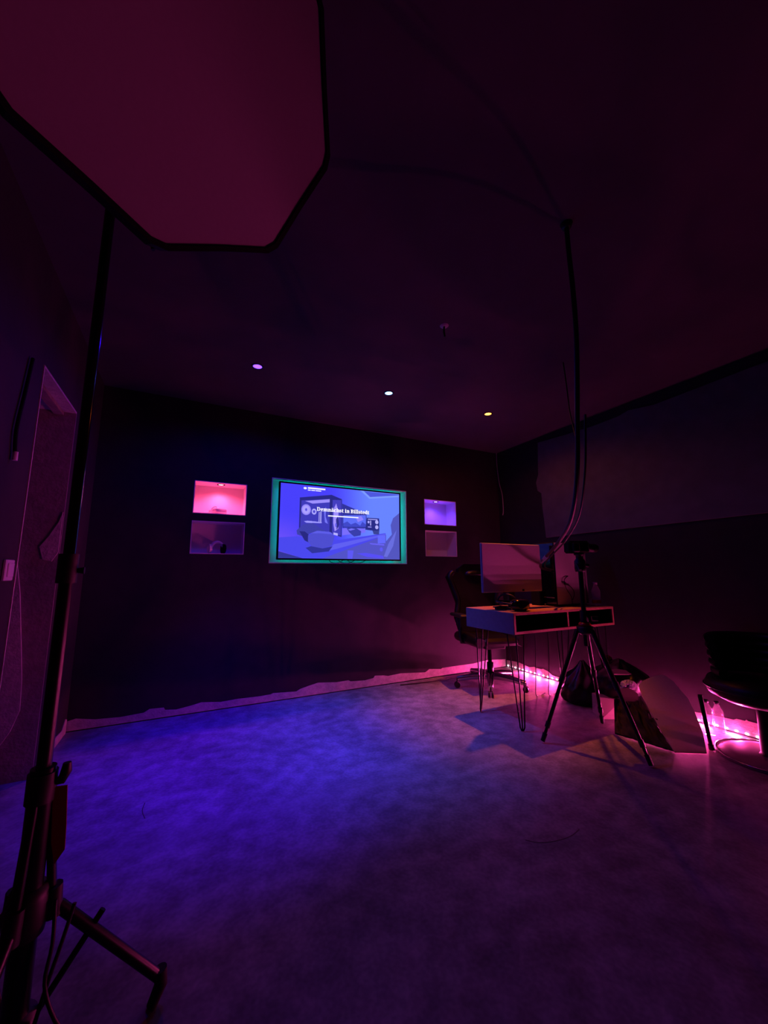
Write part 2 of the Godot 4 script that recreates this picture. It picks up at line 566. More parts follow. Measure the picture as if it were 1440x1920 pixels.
# ------------------------------------------------------------------ television
func picture() -> ImageTexture:
	var w := 640
	var h := 360
	var im := Image.create(w, h, false, Image.FORMAT_RGB8)
	for y in h:
		for x in w:
			var u := float(x) / w
			var v := float(y) / h
			var c := Color(0.28, 0.25, 0.97).lerp(Color(0.40, 0.51, 1.0), smoothstep(0.35, 0.75, u))
			c = c.lerp(Color(0.44, 0.32, 0.96), smoothstep(0.35, 0.8, v) * (1.0 - smoothstep(0.0, 0.3, u)) * 0.8)
			im.set_pixel(x, y, c)
	var shapes := [
		[Color(0.30, 0.34, 0.86), [0.656, 0.007, 0.997, 0.009, 0.997, 0.018, 0.726, 0.100, 0.699, 0.070]],
		[Color(0.48, 0.60, 1.0), [0.640, 0.0, 0.668, 0.0, 0.728, 0.085, 0.997, 0.018, 0.997, 0.045, 0.720, 0.112]],
		[Color(0.29, 0.28, 0.92), [0.0, 0.732, 0.129, 0.709, 0.459, 0.737, 0.867, 0.613, 0.873, 0.639, 0.328, 1.0, 0.182, 1.0, 0.0, 0.902]],
		[Color(0.37, 0.37, 0.93), [0.42, 0.80, 0.86, 0.625, 0.873, 0.639, 0.45, 0.86, 0.36, 0.90]],
		[Color(0.32, 0.32, 0.77), [0.873, 0.639, 0.873, 0.734, 0.830, 1.0, 0.328, 1.0]],
		[Color(0.20, 0.21, 0.58), [0.0, 0.91, 0.182, 1.0, 0.0, 1.0]],
		[Color(0.16, 0.16, 0.52), [0.146, 0.179, 0.395, 0.104, 0.482, 0.155, 0.483, 0.695, 0.401, 0.659, 0.146, 0.612]],
		[Color(0.24, 0.23, 0.72), [0.158, 0.217, 0.381, 0.164, 0.383, 0.636, 0.154, 0.596]],
		[Color(0.26, 0.24, 0.74), [0.404, 0.175, 0.478, 0.167, 0.476, 0.675, 0.404, 0.655]],
		[Color(0.60, 0.55, 0.98), [0.185, 0.222, 0.381, 0.169, 0.382, 0.213, 0.245, 0.251]],
		[Color(0.62, 0.56, 0.98), [0.415, 0.30, 0.435, 0.22, 0.455, 0.34, 0.455, 0.58, 0.425, 0.62, 0.412, 0.50]],
		[Color(0.18, 0.18, 0.55), [0.435, 0.45, 0.450, 0.40, 0.462, 0.52, 0.442, 0.60]],
		[Color(0.72, 0.70, 1.0), [0.295, 0.36, 0.302, 0.36, 0.302, 0.50, 0.295, 0.50]],
		[Color(0.72, 0.70, 1.0), [0.308, 0.35, 0.315, 0.35, 0.315, 0.50, 0.308, 0.50]],
		[Color(0.45, 0.45, 0.95), [0.335, 0.33, 0.352, 0.28, 0.350, 0.42, 0.370, 0.52, 0.345, 0.50]],
		[Color(0.60, 0.58, 0.98), [0.18, 0.50, 0.21, 0.49, 0.32, 0.50, 0.32, 0.515, 0.20, 0.52]],
		[Color(0.70, 0.68, 1.0), [0.416, 0.635, 0.452, 0.645, 0.452, 0.68, 0.416, 0.668]],
		[Color(0.19, 0.20, 0.60), [0.484, 0.217, 0.695, 0.344, 0.701, 0.556, 0.487, 0.563]],
		[Color(0.36, 0.42, 0.96), [0.495, 0.385, 0.690, 0.36, 0.690, 0.535, 0.495, 0.548]],
		[Color(0.55, 0.50, 0.98), [0.600, 0.40, 0.65, 0.38, 0.67, 0.43, 0.62, 0.47]],
		[Color(0.25, 0.28, 0.78), [0.495, 0.50, 0.53, 0.47, 0.56, 0.51, 0.60, 0.48, 0.64, 0.52, 0.66, 0.46, 0.69, 0.50, 0.69, 0.535, 0.495, 0.548]],
		[Color(0.47, 0.42, 0.97), [0.487, 0.572, 0.685, 0.557, 0.686, 0.616, 0.488, 0.670]],
		[Color(0.16, 0.17, 0.52), [0.700, 0.398, 0.810, 0.398, 0.811, 0.591, 0.686, 0.574]],
		[Color(0.66, 0.64, 1.0), [0.708, 0.412, 0.795, 0.412, 0.795, 0.424, 0.708, 0.424]],
		[Color(0.70, 0.68, 1.0), [0.728, 0.435, 0.738, 0.435, 0.738, 0.51, 0.728, 0.51]],
		[Color(0.60, 0.58, 1.0), [0.708, 0.525, 0.74, 0.525, 0.74, 0.54, 0.708, 0.54]],
		[Color(0.23, 0.26, 0.58), [0.75, 0.585, 0.81, 0.575, 0.81, 0.635, 0.76, 0.635]],
		[Color(0.24, 0.25, 0.66), [0.128, 0.629, 0.176, 0.547, 0.248, 0.517, 0.324, 0.599, 0.401, 0.659, 0.287, 0.621, 0.205, 0.686, 0.196, 0.718, 0.133, 0.683]],
		[Color(0.16, 0.16, 0.50), [0.150, 0.640, 0.190, 0.640, 0.235, 0.70, 0.240, 0.80, 0.19, 0.76]],
		[Color(0.30, 0.30, 0.80), [0.215, 0.69, 0.287, 0.621, 0.391, 0.630, 0.425, 0.69, 0.405, 0.82, 0.327, 0.862, 0.243, 0.833, 0.216, 0.772]],
		[Color(0.36, 0.36, 0.90), [0.235, 0.66, 0.287, 0.621, 0.391, 0.630, 0.415, 0.665, 0.32, 0.655]],
		[Color(0.19, 0.20, 0.60), [0.20, 0.86, 0.24, 0.835, 0.33, 0.862, 0.41, 0.83, 0.38, 0.90, 0.25, 0.93]],
		[Color(0.22, 0.24, 0.66), [0.525, 0.569, 0.557, 0.550, 0.608, 0.560, 0.649, 0.602, 0.644, 0.661, 0.588, 0.681, 0.547, 0.625]],
		[Color(0.46, 0.44, 0.98), [0.535, 0.585, 0.565, 0.565, 0.60, 0.575, 0.555, 0.60]],
		[Color(0.32, 0.33, 0.74), [1.0, 0.295, 0.940, 0.381, 0.917, 0.488, 0.928, 0.627, 0.873, 0.734, 0.830, 1.0, 1.0, 1.0]],
		[Color(0.40, 0.42, 0.86), [0.973, 0.554, 0.895, 0.767, 0.852, 0.957, 0.884, 0.965, 0.939, 0.800]],
		[Color(0.33, 0.30, 0.95), [0.610, 0.920, 0.692, 0.910, 0.846, 0.949, 0.852, 0.991, 0.703, 0.968]],
		[Color(0.40, 0.38, 0.95), [0.723, 0.766, 0.857, 0.777, 0.857, 0.798, 0.733, 0.786]],
		[Color(0.38, 0.40, 0.98), [0.797, 0.652, 0.867, 0.648, 0.868, 0.760, 0.797, 0.771]],
		[Color(0.36, 0.34, 0.95), [0.535, 0.88, 0.585, 0.88, 0.575, 1.0, 0.535, 1.0]],
		[Color(0.98, 0.98, 1.0), [0.369, 0.398, 0.625, 0.398, 0.625, 0.413, 0.369, 0.413]],
		[Color(0.97, 0.97, 1.0), [0.205, 0.024, 0.344, 0.026, 0.344, 0.048, 0.205, 0.046]],
		[Color(0.97, 0.97, 1.0), [0.205, 0.057, 0.228, 0.057, 0.228, 0.071, 0.205, 0.071]],
		[Color(0.97, 0.97, 1.0), [0.232, 0.058, 0.262, 0.058, 0.262, 0.072, 0.232, 0.072]],
		[Color(0.97, 0.97, 1.0), [0.265, 0.058, 0.311, 0.058, 0.311, 0.072, 0.265, 0.072]],
	]
	for s in shapes:
		var poly := PackedVector2Array()
		var a: Array = s[1]
		for i in range(0, a.size(), 2):
			poly.append(Vector2(a[i] * w, a[i + 1] * h))
		paint(im, poly, s[0])
	for d in [[0.196, 0.340, 0.037, 0.075, Color(0.58, 0.53, 0.98)], [0.196, 0.340, 0.028, 0.056, Color(0.66, 0.62, 1.0)], [0.196, 0.340, 0.008, 0.02, Color(0.34, 0.32, 0.86)], [0.258, 0.36, 0.019, 0.042, Color(0.68, 0.66, 1.0)], [0.258, 0.36, 0.009, 0.02, Color(0.30, 0.28, 0.80)], [0.435, 0.53, 0.007, 0.03, Color(0.40, 0.38, 0.92)], [0.788, 0.455, 0.015, 0.03, Color(0.70, 0.68, 1.0)], [0.788, 0.53, 0.015, 0.03, Color(0.70, 0.68, 1.0)], [0.714, 0.46, 0.009, 0.02, Color(0.66, 0.64, 1.0)], [0.184, 0.043, 0.013, 0.016, Color(0.96, 0.96, 1.0)], [0.829, 0.855, 0.014, 0.03, Color(0.36, 0.34, 0.95)]]:
		var poly := PackedVector2Array()
		for k in 20:
			poly.append(Vector2((d[0] + d[2] * cos(TAU * k / 20)) * w, (d[1] + d[3] * sin(TAU * k / 20)) * h))
		paint(im, poly, d[4])
	im.resize(300, 169, Image.INTERPOLATE_LANCZOS)
	im.resize(w, h, Image.INTERPOLATE_CUBIC)
	return ImageTexture.create_from_image(im)

func paint(im: Image, poly: PackedVector2Array, c: Color) -> void:
	var lo := poly[0]
	var hi := poly[0]
	for p in poly:
		lo = lo.min(p)
		hi = hi.max(p)
	for y in range(maxi(0, int(lo.y)), mini(im.get_height() - 1, int(hi.y) + 1) + 1):
		for x in range(maxi(0, int(lo.x)), mini(im.get_width() - 1, int(hi.x) + 1) + 1):
			if Geometry2D.is_point_in_polygon(Vector2(x + 0.5, y + 0.5), poly):
				im.set_pixel(x, y, c)

func television() -> void:
	var x0 := -2.589
	var x1 := -1.346
	var y0 := 1.164
	var y1 := 1.866
	var t := thing("television", "flat television showing a blue gaming advert in a teal-lit wall recess", "television", Vector3((x0 + x1) / 2, (y0 + y1) / 2, 0))
	var hw := (x1 - x0) / 2
	var hh := (y1 - y0) / 2
	obj("housing", bbox(Vector3(-hw, -hh, -0.035), Vector3(hw, hh, -0.008), 0.006), M.black, t)
	var st := begin()
	var b := 0.014
	for s in [[-hw, -hh, hw, -hh + b], [-hw, hh - b, hw, hh], [-hw, -hh + b, -hw + b, hh - b], [hw - b, -hh + b, hw, hh - b]]:
		bevel_box(st, Vector3(s[0], s[1], -0.008), Vector3(s[2], s[3], 0.001), 0.002)
	obj("bezel", done(st), M.gloss, t)
	# the lit panel
	st = begin()
	st.set_normal(Vector3(0, 0, 1))
	var c := [Vector3(-hw + b, -hh + b, -0.004), Vector3(hw - b, -hh + b, -0.004), Vector3(hw - b, hh - b, -0.004), Vector3(-hw + b, hh - b, -0.004)]
	var uv := [Vector2(0, 1), Vector2(1, 1), Vector2(1, 0), Vector2(0, 0)]
	for i in [0, 2, 1, 0, 3, 2]:
		st.set_uv(uv[i])
		st.set_normal(Vector3(0, 0, 1))
		st.add_vertex(c[i])
	var sm := mat("screen", Color(0.02, 0.02, 0.02), 0.25)
	sm.emission_enabled = true
	sm.emission = Color.WHITE
	sm.emission_operator = BaseMaterial3D.EMISSION_OP_MULTIPLY
	sm.emission_texture = picture()
	sm.emission_energy_multiplier = 1.05
	var screen := obj("screen", st.commit(), sm, t)
	var tm := TextMesh.new()
	var f := SystemFont.new()
	f.font_names = PackedStringArray(["Droid Serif"])
	f.font_weight = 700
	tm.font = f
	tm.text = "Demnächst in Billstedt"
	tm.font_size = 32
	tm.depth = 0.0008
	tm.pixel_size = 0.001
	var span := tm.get_aabb().size.x
	tm.pixel_size = 0.001 * (0.44 * (2 * hw - 2 * b)) / maxf(span, 0.01)
	obj("screen_lettering", tm, glow("screen letters", Color(1, 1, 1), 1.2), screen, Vector3(-0.0015, hh - b - 0.322 * 2 * (hh - b), -0.003))
	var al := AreaLight3D.new()
	al.name = "screen_light"
	al.area_size = Vector2(2 * hw - 2 * b, 2 * hh - 2 * b)
	al.light_color = Color(0.10, 0.10, 1.0)
	al.light_energy = 0.02
	al.area_range = 10.0
	al.area_attenuation = 2.0
	al.shadow_enabled = true
	t.add_child(al)
	al.position = Vector3(0, 0, 0.004)
	al.rotation.y = PI
	# wall bracket and the teal light tape on the back of the set
	obj("wall_bracket", bbox(Vector3(-0.2, -0.15, -0.0995), Vector3(0.2, 0.15, -0.035), 0.004), M.steel, t)
	var teal := Color(0.0, 0.72, 0.70)
	for s in [[Vector3(hw - 0.05, 0, -0.0365), Vector2(0.01, 2 * hh - 0.1), 0.08], [Vector3(-hw + 0.05, 0, -0.0365), Vector2(0.01, 2 * hh - 0.1), 0.022], [Vector3(0, hh - 0.04, -0.0365), Vector2(2 * hw - 0.12, 0.01), 0.06], [Vector3(0, -hh + 0.04, -0.0365), Vector2(2 * hw - 0.12, 0.01), 0.03]]:
		var sz: Vector2 = s[1]
		var at: Vector3 = s[0]
		obj("back_light_tape", box(Vector3(-sz.x / 2, -sz.y / 2, -0.0015), Vector3(sz.x / 2, sz.y / 2, 0.0015)), glow("teal tape", teal, 1.0), t, at)
		var l := AreaLight3D.new()
		l.name = "back_light"
		l.area_size = sz
		l.light_color = teal
		l.light_energy = s[2]
		l.area_range = 8.0
		l.area_attenuation = 2.0
		l.shadow_enabled = true
		t.add_child(l)
		l.position = at + Vector3(0, 0, -0.004)
	for k in 3:
		obj("cable", tube(smooth_path([Vector3(-0.13 + 0.09 * k, -hh + 0.01, -0.05), Vector3(-0.10 + 0.10 * k, -hh - 0.018, -0.055), Vector3(-0.03 + 0.11 * k, -hh - 0.022, -0.06), Vector3(0.03 + 0.12 * k, -hh + 0.01, -0.06)]), 0.003, 6), M.black, t)

# ------------------------------------------------------------------ light tape along the foot of the right wall
func led_tape() -> void:
	var z0 := 0.03
	var n := 51
	var pitch := 0.0535
	var t := thing("led_light_strip", "pink LED light tape along the foot of the right wall", "light strip", Vector3(-0.004, 0.018, z0))
	obj("tape", box(Vector3(-0.002, -0.005, -0.02), Vector3(0.0, 0.005, n * pitch)), M.white, t)
	var m := glow("pink diode", Color(1.0, 0.72, 0.84), 10.0)
	var dot := bbox(Vector3(-0.0085, -0.006, -0.009), Vector3(-0.002, 0.006, 0.009), 0.003)
	for k in n:
		obj("led", dot, m, t, Vector3(0, 0, k * pitch))
		if k % 3 == 2 and k > 4:
			# each diode throws its light out from the wall, with a little to all sides
			var f := SpotLight3D.new()
			f.name = "led_lamp"
			f.light_color = Color(1.0, 0.26, 0.63)
			f.light_energy = 0.66
			f.light_size = 0.01
			f.spot_range = 12.0
			f.spot_attenuation = 2.0
			f.spot_angle = 88.0
			f.spot_angle_attenuation = 1.0
			f.shadow_enabled = true
			t.add_child(f)
			f.position = Vector3(-0.0055, 0, k * pitch)
			f.rotation.y = PI / 2
			var l := OmniLight3D.new()
			l.name = "led_lamp_side"
			l.light_color = f.light_color
			l.light_energy = 0.035
			l.light_size = 0.01
			l.omni_range = 12.0
			l.omni_attenuation = 2.0
			l.shadow_enabled = true
			t.add_child(l)
			l.position = Vector3(-0.0055, 0, k * pitch)

# ------------------------------------------------------------------ desk
func desk() -> void:
	var x0 := -1.288
	var x1 := -0.215
	var y0 := 0.632
	var y1 := 0.775
	var z0 := 0.937
	var z1 := 1.44
	var t := thing("desk", "pale desk box with plywood edges and two open compartments on black hairpin legs", "desk", Vector3((x0 + x1) / 2, 0, (z0 + z1) / 2))
	var hx := (x1 - x0) / 2
	var hz := (z1 - z0) / 2
	var w := 0.018
	# boards: laminate faces with plywood edge strips to the front
	obj("desk_top", bbox(Vector3(-hx, y1 - w, -hz), Vector3(hx, y1, hz - 0.003), 0.0015), M.wood, t)
	obj("bottom_board", bbox(Vector3(-hx + w, y0, -hz), Vector3(hx - w, y0 + w, hz - 0.003), 0.0015), M.laminate, t)
	obj("side_board", bbox(Vector3(-hx, y0, -hz), Vector3(-hx + w, y1 - w, hz - 0.003), 0.0015), M.laminate, t)
	obj("side_board", bbox(Vector3(hx - w, y0, -hz), Vector3(hx, y1 - w, hz - 0.003), 0.0015), M.laminate, t)
	obj("side_facing", bbox(Vector3(-hx - 0.002, y0, -hz), Vector3(-hx, y1 - 0.002, hz - 0.003), 0.0008), M.laminate, t)
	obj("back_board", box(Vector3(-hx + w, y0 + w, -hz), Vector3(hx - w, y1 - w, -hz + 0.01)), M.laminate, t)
	obj("divider", bbox(Vector3(0.0, y0 + w, -hz + 0.01), Vector3(w * 0.8, y1 - w, hz - 0.005), 0.001), M.wood, t)
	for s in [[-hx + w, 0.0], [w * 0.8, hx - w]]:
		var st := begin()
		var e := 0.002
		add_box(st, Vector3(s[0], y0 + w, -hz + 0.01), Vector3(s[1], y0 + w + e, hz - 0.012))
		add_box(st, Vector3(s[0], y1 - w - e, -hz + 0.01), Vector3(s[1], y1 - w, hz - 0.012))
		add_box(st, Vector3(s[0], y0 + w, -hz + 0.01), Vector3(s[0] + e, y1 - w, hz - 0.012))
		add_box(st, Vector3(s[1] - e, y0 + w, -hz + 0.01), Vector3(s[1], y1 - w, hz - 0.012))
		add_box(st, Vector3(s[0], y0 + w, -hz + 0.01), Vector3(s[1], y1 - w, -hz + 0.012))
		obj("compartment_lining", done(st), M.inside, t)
	for s in [[-hx, y1 - w, hx, y1], [-hx, y0, hx, y0 + w], [-hx, y0 + w, -hx + w, y1 - w], [hx - w, y0 + w, hx, y1 - w]]:
		obj("edge_strip", bbox(Vector3(s[0], s[1], hz - 0.003), Vector3(s[2], s[3], hz), 0.001), M.wood, t)
	# hairpin legs: foot spots and the way each splays
	for s in [[-1, 1], [-1, -1], [1, -1], [1, 1]]:
		var foot := Vector3(s[0] * (hx - 0.07), 0.006, s[1] * (hz - 0.045))
		var plate := Vector3(s[0] * (hx - 0.10), y0, s[1] * (hz - 0.09))
		var st := begin()
		var a := plate + Vector3(-0.055 * s[0], 0, 0.02 * s[1])
		var b := plate + Vector3(0.05 * s[0], 0, -0.035 * s[1])
		var c := plate + Vector3(0.045 * s[0], 0, 0.045 * s[1])
		var side := Vector3(0.012 * s[0], 0, -0.008 * s[1])
		add_tube(st, [a, foot - side + Vector3(0, 0.02, 0), foot - side * 0.4, foot + side * 0.4, foot + side + Vector3(0, 0.02, 0), b], 0.005, 6)
		add_tube(st, [c, foot + Vector3(0, 0.004, 0)], 0.005, 6)
		var leg := obj("leg", done(st), M.steel, t)
		obj("mounting_plate", bbox(plate - Vector3(0.06, 0.004, 0.06), plate + Vector3(0.06, 0.0, 0.06), 0.001), M.steel, leg)

func desk_things() -> void:
	var y := 0.775
	# monitor
	var t := thing("monitor", "slim flat monitor with matt grey face standing on the desk", "monitor", Vector3(-1.0, y, 1.17))
	var h0 := 0.897 - y
	var h1 := 1.27 - y
	obj("housing", bbox(Vector3(-0.31, h0, -0.022), Vector3(0.31, h1, -0.002), 0.004), M.grey, t)
	obj("face_panel", bbox(Vector3(-0.306, h0 + 0.005, -0.003), Vector3(0.306, h1 - 0.004, 0.0), 0.001), M.panel, t)
	obj("logo_badge", bbox(Vector3(0.085, h0 + 0.004, 0.0), Vector3(0.108, h0 + 0.020, 0.002), 0.0008), M.black, t)
	obj("stand_neck", bbox(Vector3(-0.03, 0.008, -0.05), Vector3(0.03, h0 + 0.12, -0.022), 0.006), M.black, t)
	obj("stand_foot", bbox(Vector3(-0.12, 0.0, -0.12), Vector3(0.12, 0.010, 0.04), 0.004), M.black, t)
	# computer
	t = thing("computer_case", "tall computer case with pale side panel and black glass front on the desk", "computer", Vector3(-0.43, y, 1.14))
	var hx := 0.19
	var hz := 0.11
	var top := 0.515
	obj("chassis", bbox(Vector3(-hx, 0.012, -hz), Vector3(hx, top, hz - 0.004), 0.004), M.matt, t)
	obj("side_panel", bbox(Vector3(-hx + 0.004, 0.014, hz - 0.004), Vector3(hx - 0.03, top - 0.004, hz), 0.0015), M.case_panel, t)
	obj("rear_frame", bbox(Vector3(hx - 0.026, 0.014, hz - 0.004), Vector3(hx, top - 0.004, hz + 0.001), 0.0015), M.grey, t)
	obj("glass_front", bbox(Vector3(-hx - 0.004, 0.02, -hz + 0.004), Vector3(-hx, top - 0.006, hz - 0.006), 0.001), M.darkglass, t)
	obj("front_trim", bbox(Vector3(-hx - 0.007, 0.065, -hz + 0.02), Vector3(-hx - 0.004, 0.071, hz - 0.02), 0.001), M.chrome, t)
	for s in [[-1, -1], [1, -1], [-1, 1], [1, 1]]:
		obj("foot", bbox(Vector3(s[0] * 0.15 - 0.02, 0, s[1] * 0.085 - 0.015), Vector3(s[0] * 0.15 + 0.02, 0.012, s[1] * 0.085 + 0.015), 0.002), M.rubber, t)
	# earphones hung over the case panel
	t = thing("earphone_lead", "black earphone lead hanging against the pale computer panel", "cable", Vector3(-0.50, y, 1.262))
	obj("lead", tube(smooth_path([Vector3(0.02, 0.24, -0.01), Vector3(-0.03, 0.22, 0.0), Vector3(-0.045, 0.185, 0.003), Vector3(-0.02, 0.13, 0.004), Vector3(0.02, 0.08, 0.005), Vector3(0.03, 0.03, 0.006), Vector3(0.03, 0.004, 0.01)]), 0.003, 6), M.black, t)
	obj("lead", tube(smooth_path([Vector3(-0.045, 0.185, 0.004), Vector3(0.0, 0.17, 0.006), Vector3(0.05, 0.13, 0.006), Vector3(0.06, 0.09, 0.006), Vector3(0.035, 0.05, 0.006)]), 0.003, 6), M.black, t)
	obj("plug", tube([Vector3(-0.052, 0.178, 0.005), Vector3(-0.01, 0.172, 0.006), Vector3(0.012, 0.160, 0.006)], [0.006, 0.008, 0.004], 8), M.black, t)
	# headset on the desk corner
	vr_headset(Vector3(-1.13, y, 1.355), 0.35, 0.9, M.gloss, M.black, M.black, "black glossy headset with black strap lying on the desk corner", "headset")
	t = thing("hand_controller", "small black hand controller lying on the desk by the headset", "controller", Vector3(-1.215, y, 1.24))
	var st := begin()
	add_tube(st, [Vector3(-0.045, 0.016, 0.0), Vector3(0.0, 0.018, 0.005), Vector3(0.05, 0.016, 0.012)], [0.013, 0.016, 0.012], 10)
	obj("grip", done(st), M.black, t)
	var ring := []
	for k in 21:
		ring.append(Vector3(0.07 + 0.035 * cos(TAU * k / 20), 0.014, 0.012 + 0.035 * sin(TAU * k / 20)))
	obj("ring", tube(ring, 0.006, 6), M.black, t)
	# bottle at the far end
	t = thing("drink_bottle", "clear plastic drink bottle standing on the far end of the desk", "bottle", Vector3(-0.262, y, 1.335))
	obj("bottle_body", lathe([Vector2(0.0, 0.002), Vector2(0.030, 0.0), Vector2(0.033, 0.01), Vector2(0.033, 0.06), Vector2(0.030, 0.075), Vector2(0.033, 0.09), Vector2(0.033, 0.12), Vector2(0.014, 0.165), Vector2(0.014, 0.175)]), M.clear, t)
	obj("cap", lathe([Vector2(0.0, 0.172), Vector2(0.016, 0.172), Vector2(0.016, 0.19), Vector2(0.0, 0.191)]), M.grey, t)
	obj("label_band", lathe([Vector2(0.0335, 0.02), Vector2(0.0338, 0.021), Vector2(0.0338, 0.045), Vector2(0.0335, 0.046)]), M.red, t)
	tag(obj("speaker_box", bbox(Vector3(-0.665, y, 1.02), Vector3(-0.632, y + 0.12, 1.12), 0.006), M.matt), "small black box beside the computer case on the desk", "speaker")

func vr_headset(at: Vector3, turn: float, k: float, body: Material, pad: Material, strap: Material, label: String, called: String) -> Node3D:
	var t := thing("virtual_reality_headset", label, called, at, turn, "")
	var st := begin()
	# visor: rounded shell, wider than tall
	var n := 20
	var rows := []
	for i in 9:
		var u := float(i) / 8.0
		var zz := (-0.045 + 0.09 * u) * k
		var s := 0.80 + 0.20 * sin(PI * clampf(u * 0.75 + 0.2, 0.0, 1.0))
		if i == 8:
			s *= 0.82
		var row := []
		for j in n:
			var a := TAU * j / n
			var cx := signf(cos(a)) * pow(absf(cos(a)), 0.55)
			var cy := signf(sin(a)) * pow(absf(sin(a)), 0.55)
			row.append(Vector3(cx * 0.092 * s * k, (0.048 + cy * 0.047 * s) * k, zz))
		rows.append(row)
	for i in 8:
		for j in n:
			var j2 := (j + 1) % n
			quad(st, rows[i][j], rows[i][j2], rows[i + 1][j2], rows[i + 1][j], 1)
	for j in range(1, n - 1):
		tri(st, rows[0][0], rows[0][j + 1], rows[0][j])
		tri(st, rows[8][0], rows[8][j], rows[8][j + 1], 1)
	obj("visor", done(st), body, t)
	st = begin()
	for s in [-1, 1]:
		var q := []
		for j in 13:
			var a := TAU * j / 12
			q.append(Vector3(s * 0.04 * k + 0.03 * k * cos(a), (0.05 + 0.026 * sin(a)) * k, -0.052 * k))
		add_tube(st, q, 0.008 * k, 6)
	obj("face_pad", done(st), pad, t)
	var path := []
	for j in 15:
		var a := PI * j / 14
		path.append(Vector3(0.088 * cos(a) * k, (0.055 + 0.012 * sin(a)) * k, (-0.03 - 0.17 * sin(a)) * k))
	obj("side_strap", tube(path, 0.009 * k, 6), strap, t)
	path = []
	for j in 11:
		var a := PI * j / 10
		path.append(Vector3(0.0, (0.07 + 0.055 * sin(a)) * k, (-0.115 + 0.08 * cos(a)) * k))
	obj("top_strap", tube(path, 0.007 * k, 6), strap, t)
	return t

# ------------------------------------------------------------------ gaming chair behind the desk
func gaming_chair() -> void:
	var t := thing("gaming_chair", "black winged gaming chair on a wheeled star base behind the desk", "chair", Vector3(-0.70, 0, 0.52), -0.25)
	var st := begin()
	# seat cushion with raised side bolsters, front towards +z
	bevel_box(st, Vector3(-0.17, 0.40, -0.24), Vector3(0.17, 0.47, 0.25), 0.025)
	obj("seat", done(st), M.leather, t)
	for s in [-1, 1]:
		st = begin()
		add_tube(st, [Vector3(s * 0.205, 0.43, -0.24), Vector3(s * 0.215, 0.445, 0.0), Vector3(s * 0.205, 0.435, 0.24)], [0.045, 0.055, 0.045], 10)
		obj("seat_bolster", done(st), M.leather, t)
	# backrest: outline with shoulder wings
	var o := [[-0.19, 0.46], [0.19, 0.46], [0.23, 0.60], [0.20, 0.74], [0.25, 0.90], [0.285, 1.0], [0.24, 1.055], [0.17, 1.03], [0.16, 1.08], [0.10, 1.12], [-0.10, 1.12], [-0.16, 1.08], [-0.17, 1.03], [-0.24, 1.055], [-0.285, 1.0], [-0.25, 0.90], [-0.20, 0.74], [-0.23, 0.60]]
	obj("backrest", slab(o, func(p: Vector2) -> Vector3: return Vector3(p.x, p.y, -0.26 - (p.y - 0.46) * 0.16), Vector3(0, 0.012, 0.075)), M.leather, t)
	for s in [-1, 1]:
		obj("wing", tube(smooth_path([Vector3(s * 0.20, 0.50, -0.20), Vector3(s * 0.235, 0.62, -0.19), Vector3(s * 0.205, 0.76, -0.215), Vector3(s * 0.25, 0.90, -0.215), Vector3(s * 0.28, 1.0, -0.235), Vector3(s * 0.24, 1.05, -0.255)]), 0.026, 8), M.leather, t)
		st = begin()
		bevel_box(st, Vector3(s * 0.28 - 0.045, 0.635, -0.16), Vector3(s * 0.28 + 0.045, 0.665, 0.10), 0.012)
		obj("armrest", done(st), M.black, t)
		obj("armrest_post", tube([Vector3(s * 0.17, 0.40, -0.02), Vector3(s * 0.27, 0.41, -0.02), Vector3(s * 0.28, 0.46, -0.02), Vector3(s * 0.28, 0.637, -0.02)], 0.018, 8), M.black, t)
	obj("head_cushion", blob(Vector3(0.11, 0.05, 0.035), 3, 0.05, 0.6, 12), M.leather, t, Vector3(0, 1.02, -0.255))
	obj("mechanism", bbox(Vector3(-0.10, 0.355, -0.12), Vector3(0.10, 0.402, 0.12), 0.008), M.black, t)
	obj("gas_lift", lathe([Vector2(0.0, 0.10), Vector2(0.030, 0.10), Vector2(0.030, 0.22), Vector2(0.018, 0.225), Vector2(0.018, 0.36), Vector2(0.0, 0.36)]), M.steel, t)
	var base := obj("star_base", lathe([Vector2(0.0, 0.075), Vector2(0.045, 0.075), Vector2(0.05, 0.09), Vector2(0.045, 0.125), Vector2(0.0, 0.13)]), M.chrome, t)
	for k in 5:
		var a := TAU * k / 5 + 0.80
		var d := Vector3(cos(a), 0, sin(a))
		st = begin()
		add_tube(st, [d * 0.035 + Vector3(0, 0.105, 0), d * 0.16 + Vector3(0, 0.10, 0), d * 0.315 + Vector3(0, 0.078, 0)], [0.036, 0.030, 0.022], 8)
		obj("star_arm", done(st), M.chrome, base)
		var w := d.cross(Vector3.UP)
		var c := d * 0.315 + Vector3(0, 0.027, 0)
		st = begin()
		for s in [-1, 1]:
			add_tube(st, [c + w * s * 0.006, c + w * s * 0.010, c + w * s * 0.022], [0.024, 0.027, 0.024], 14)
		add_tube(st, [c + Vector3(0, 0.02, 0), c + Vector3(0, 0.055, 0)], 0.006, 8)
		obj("caster", done(st), M.black, t)

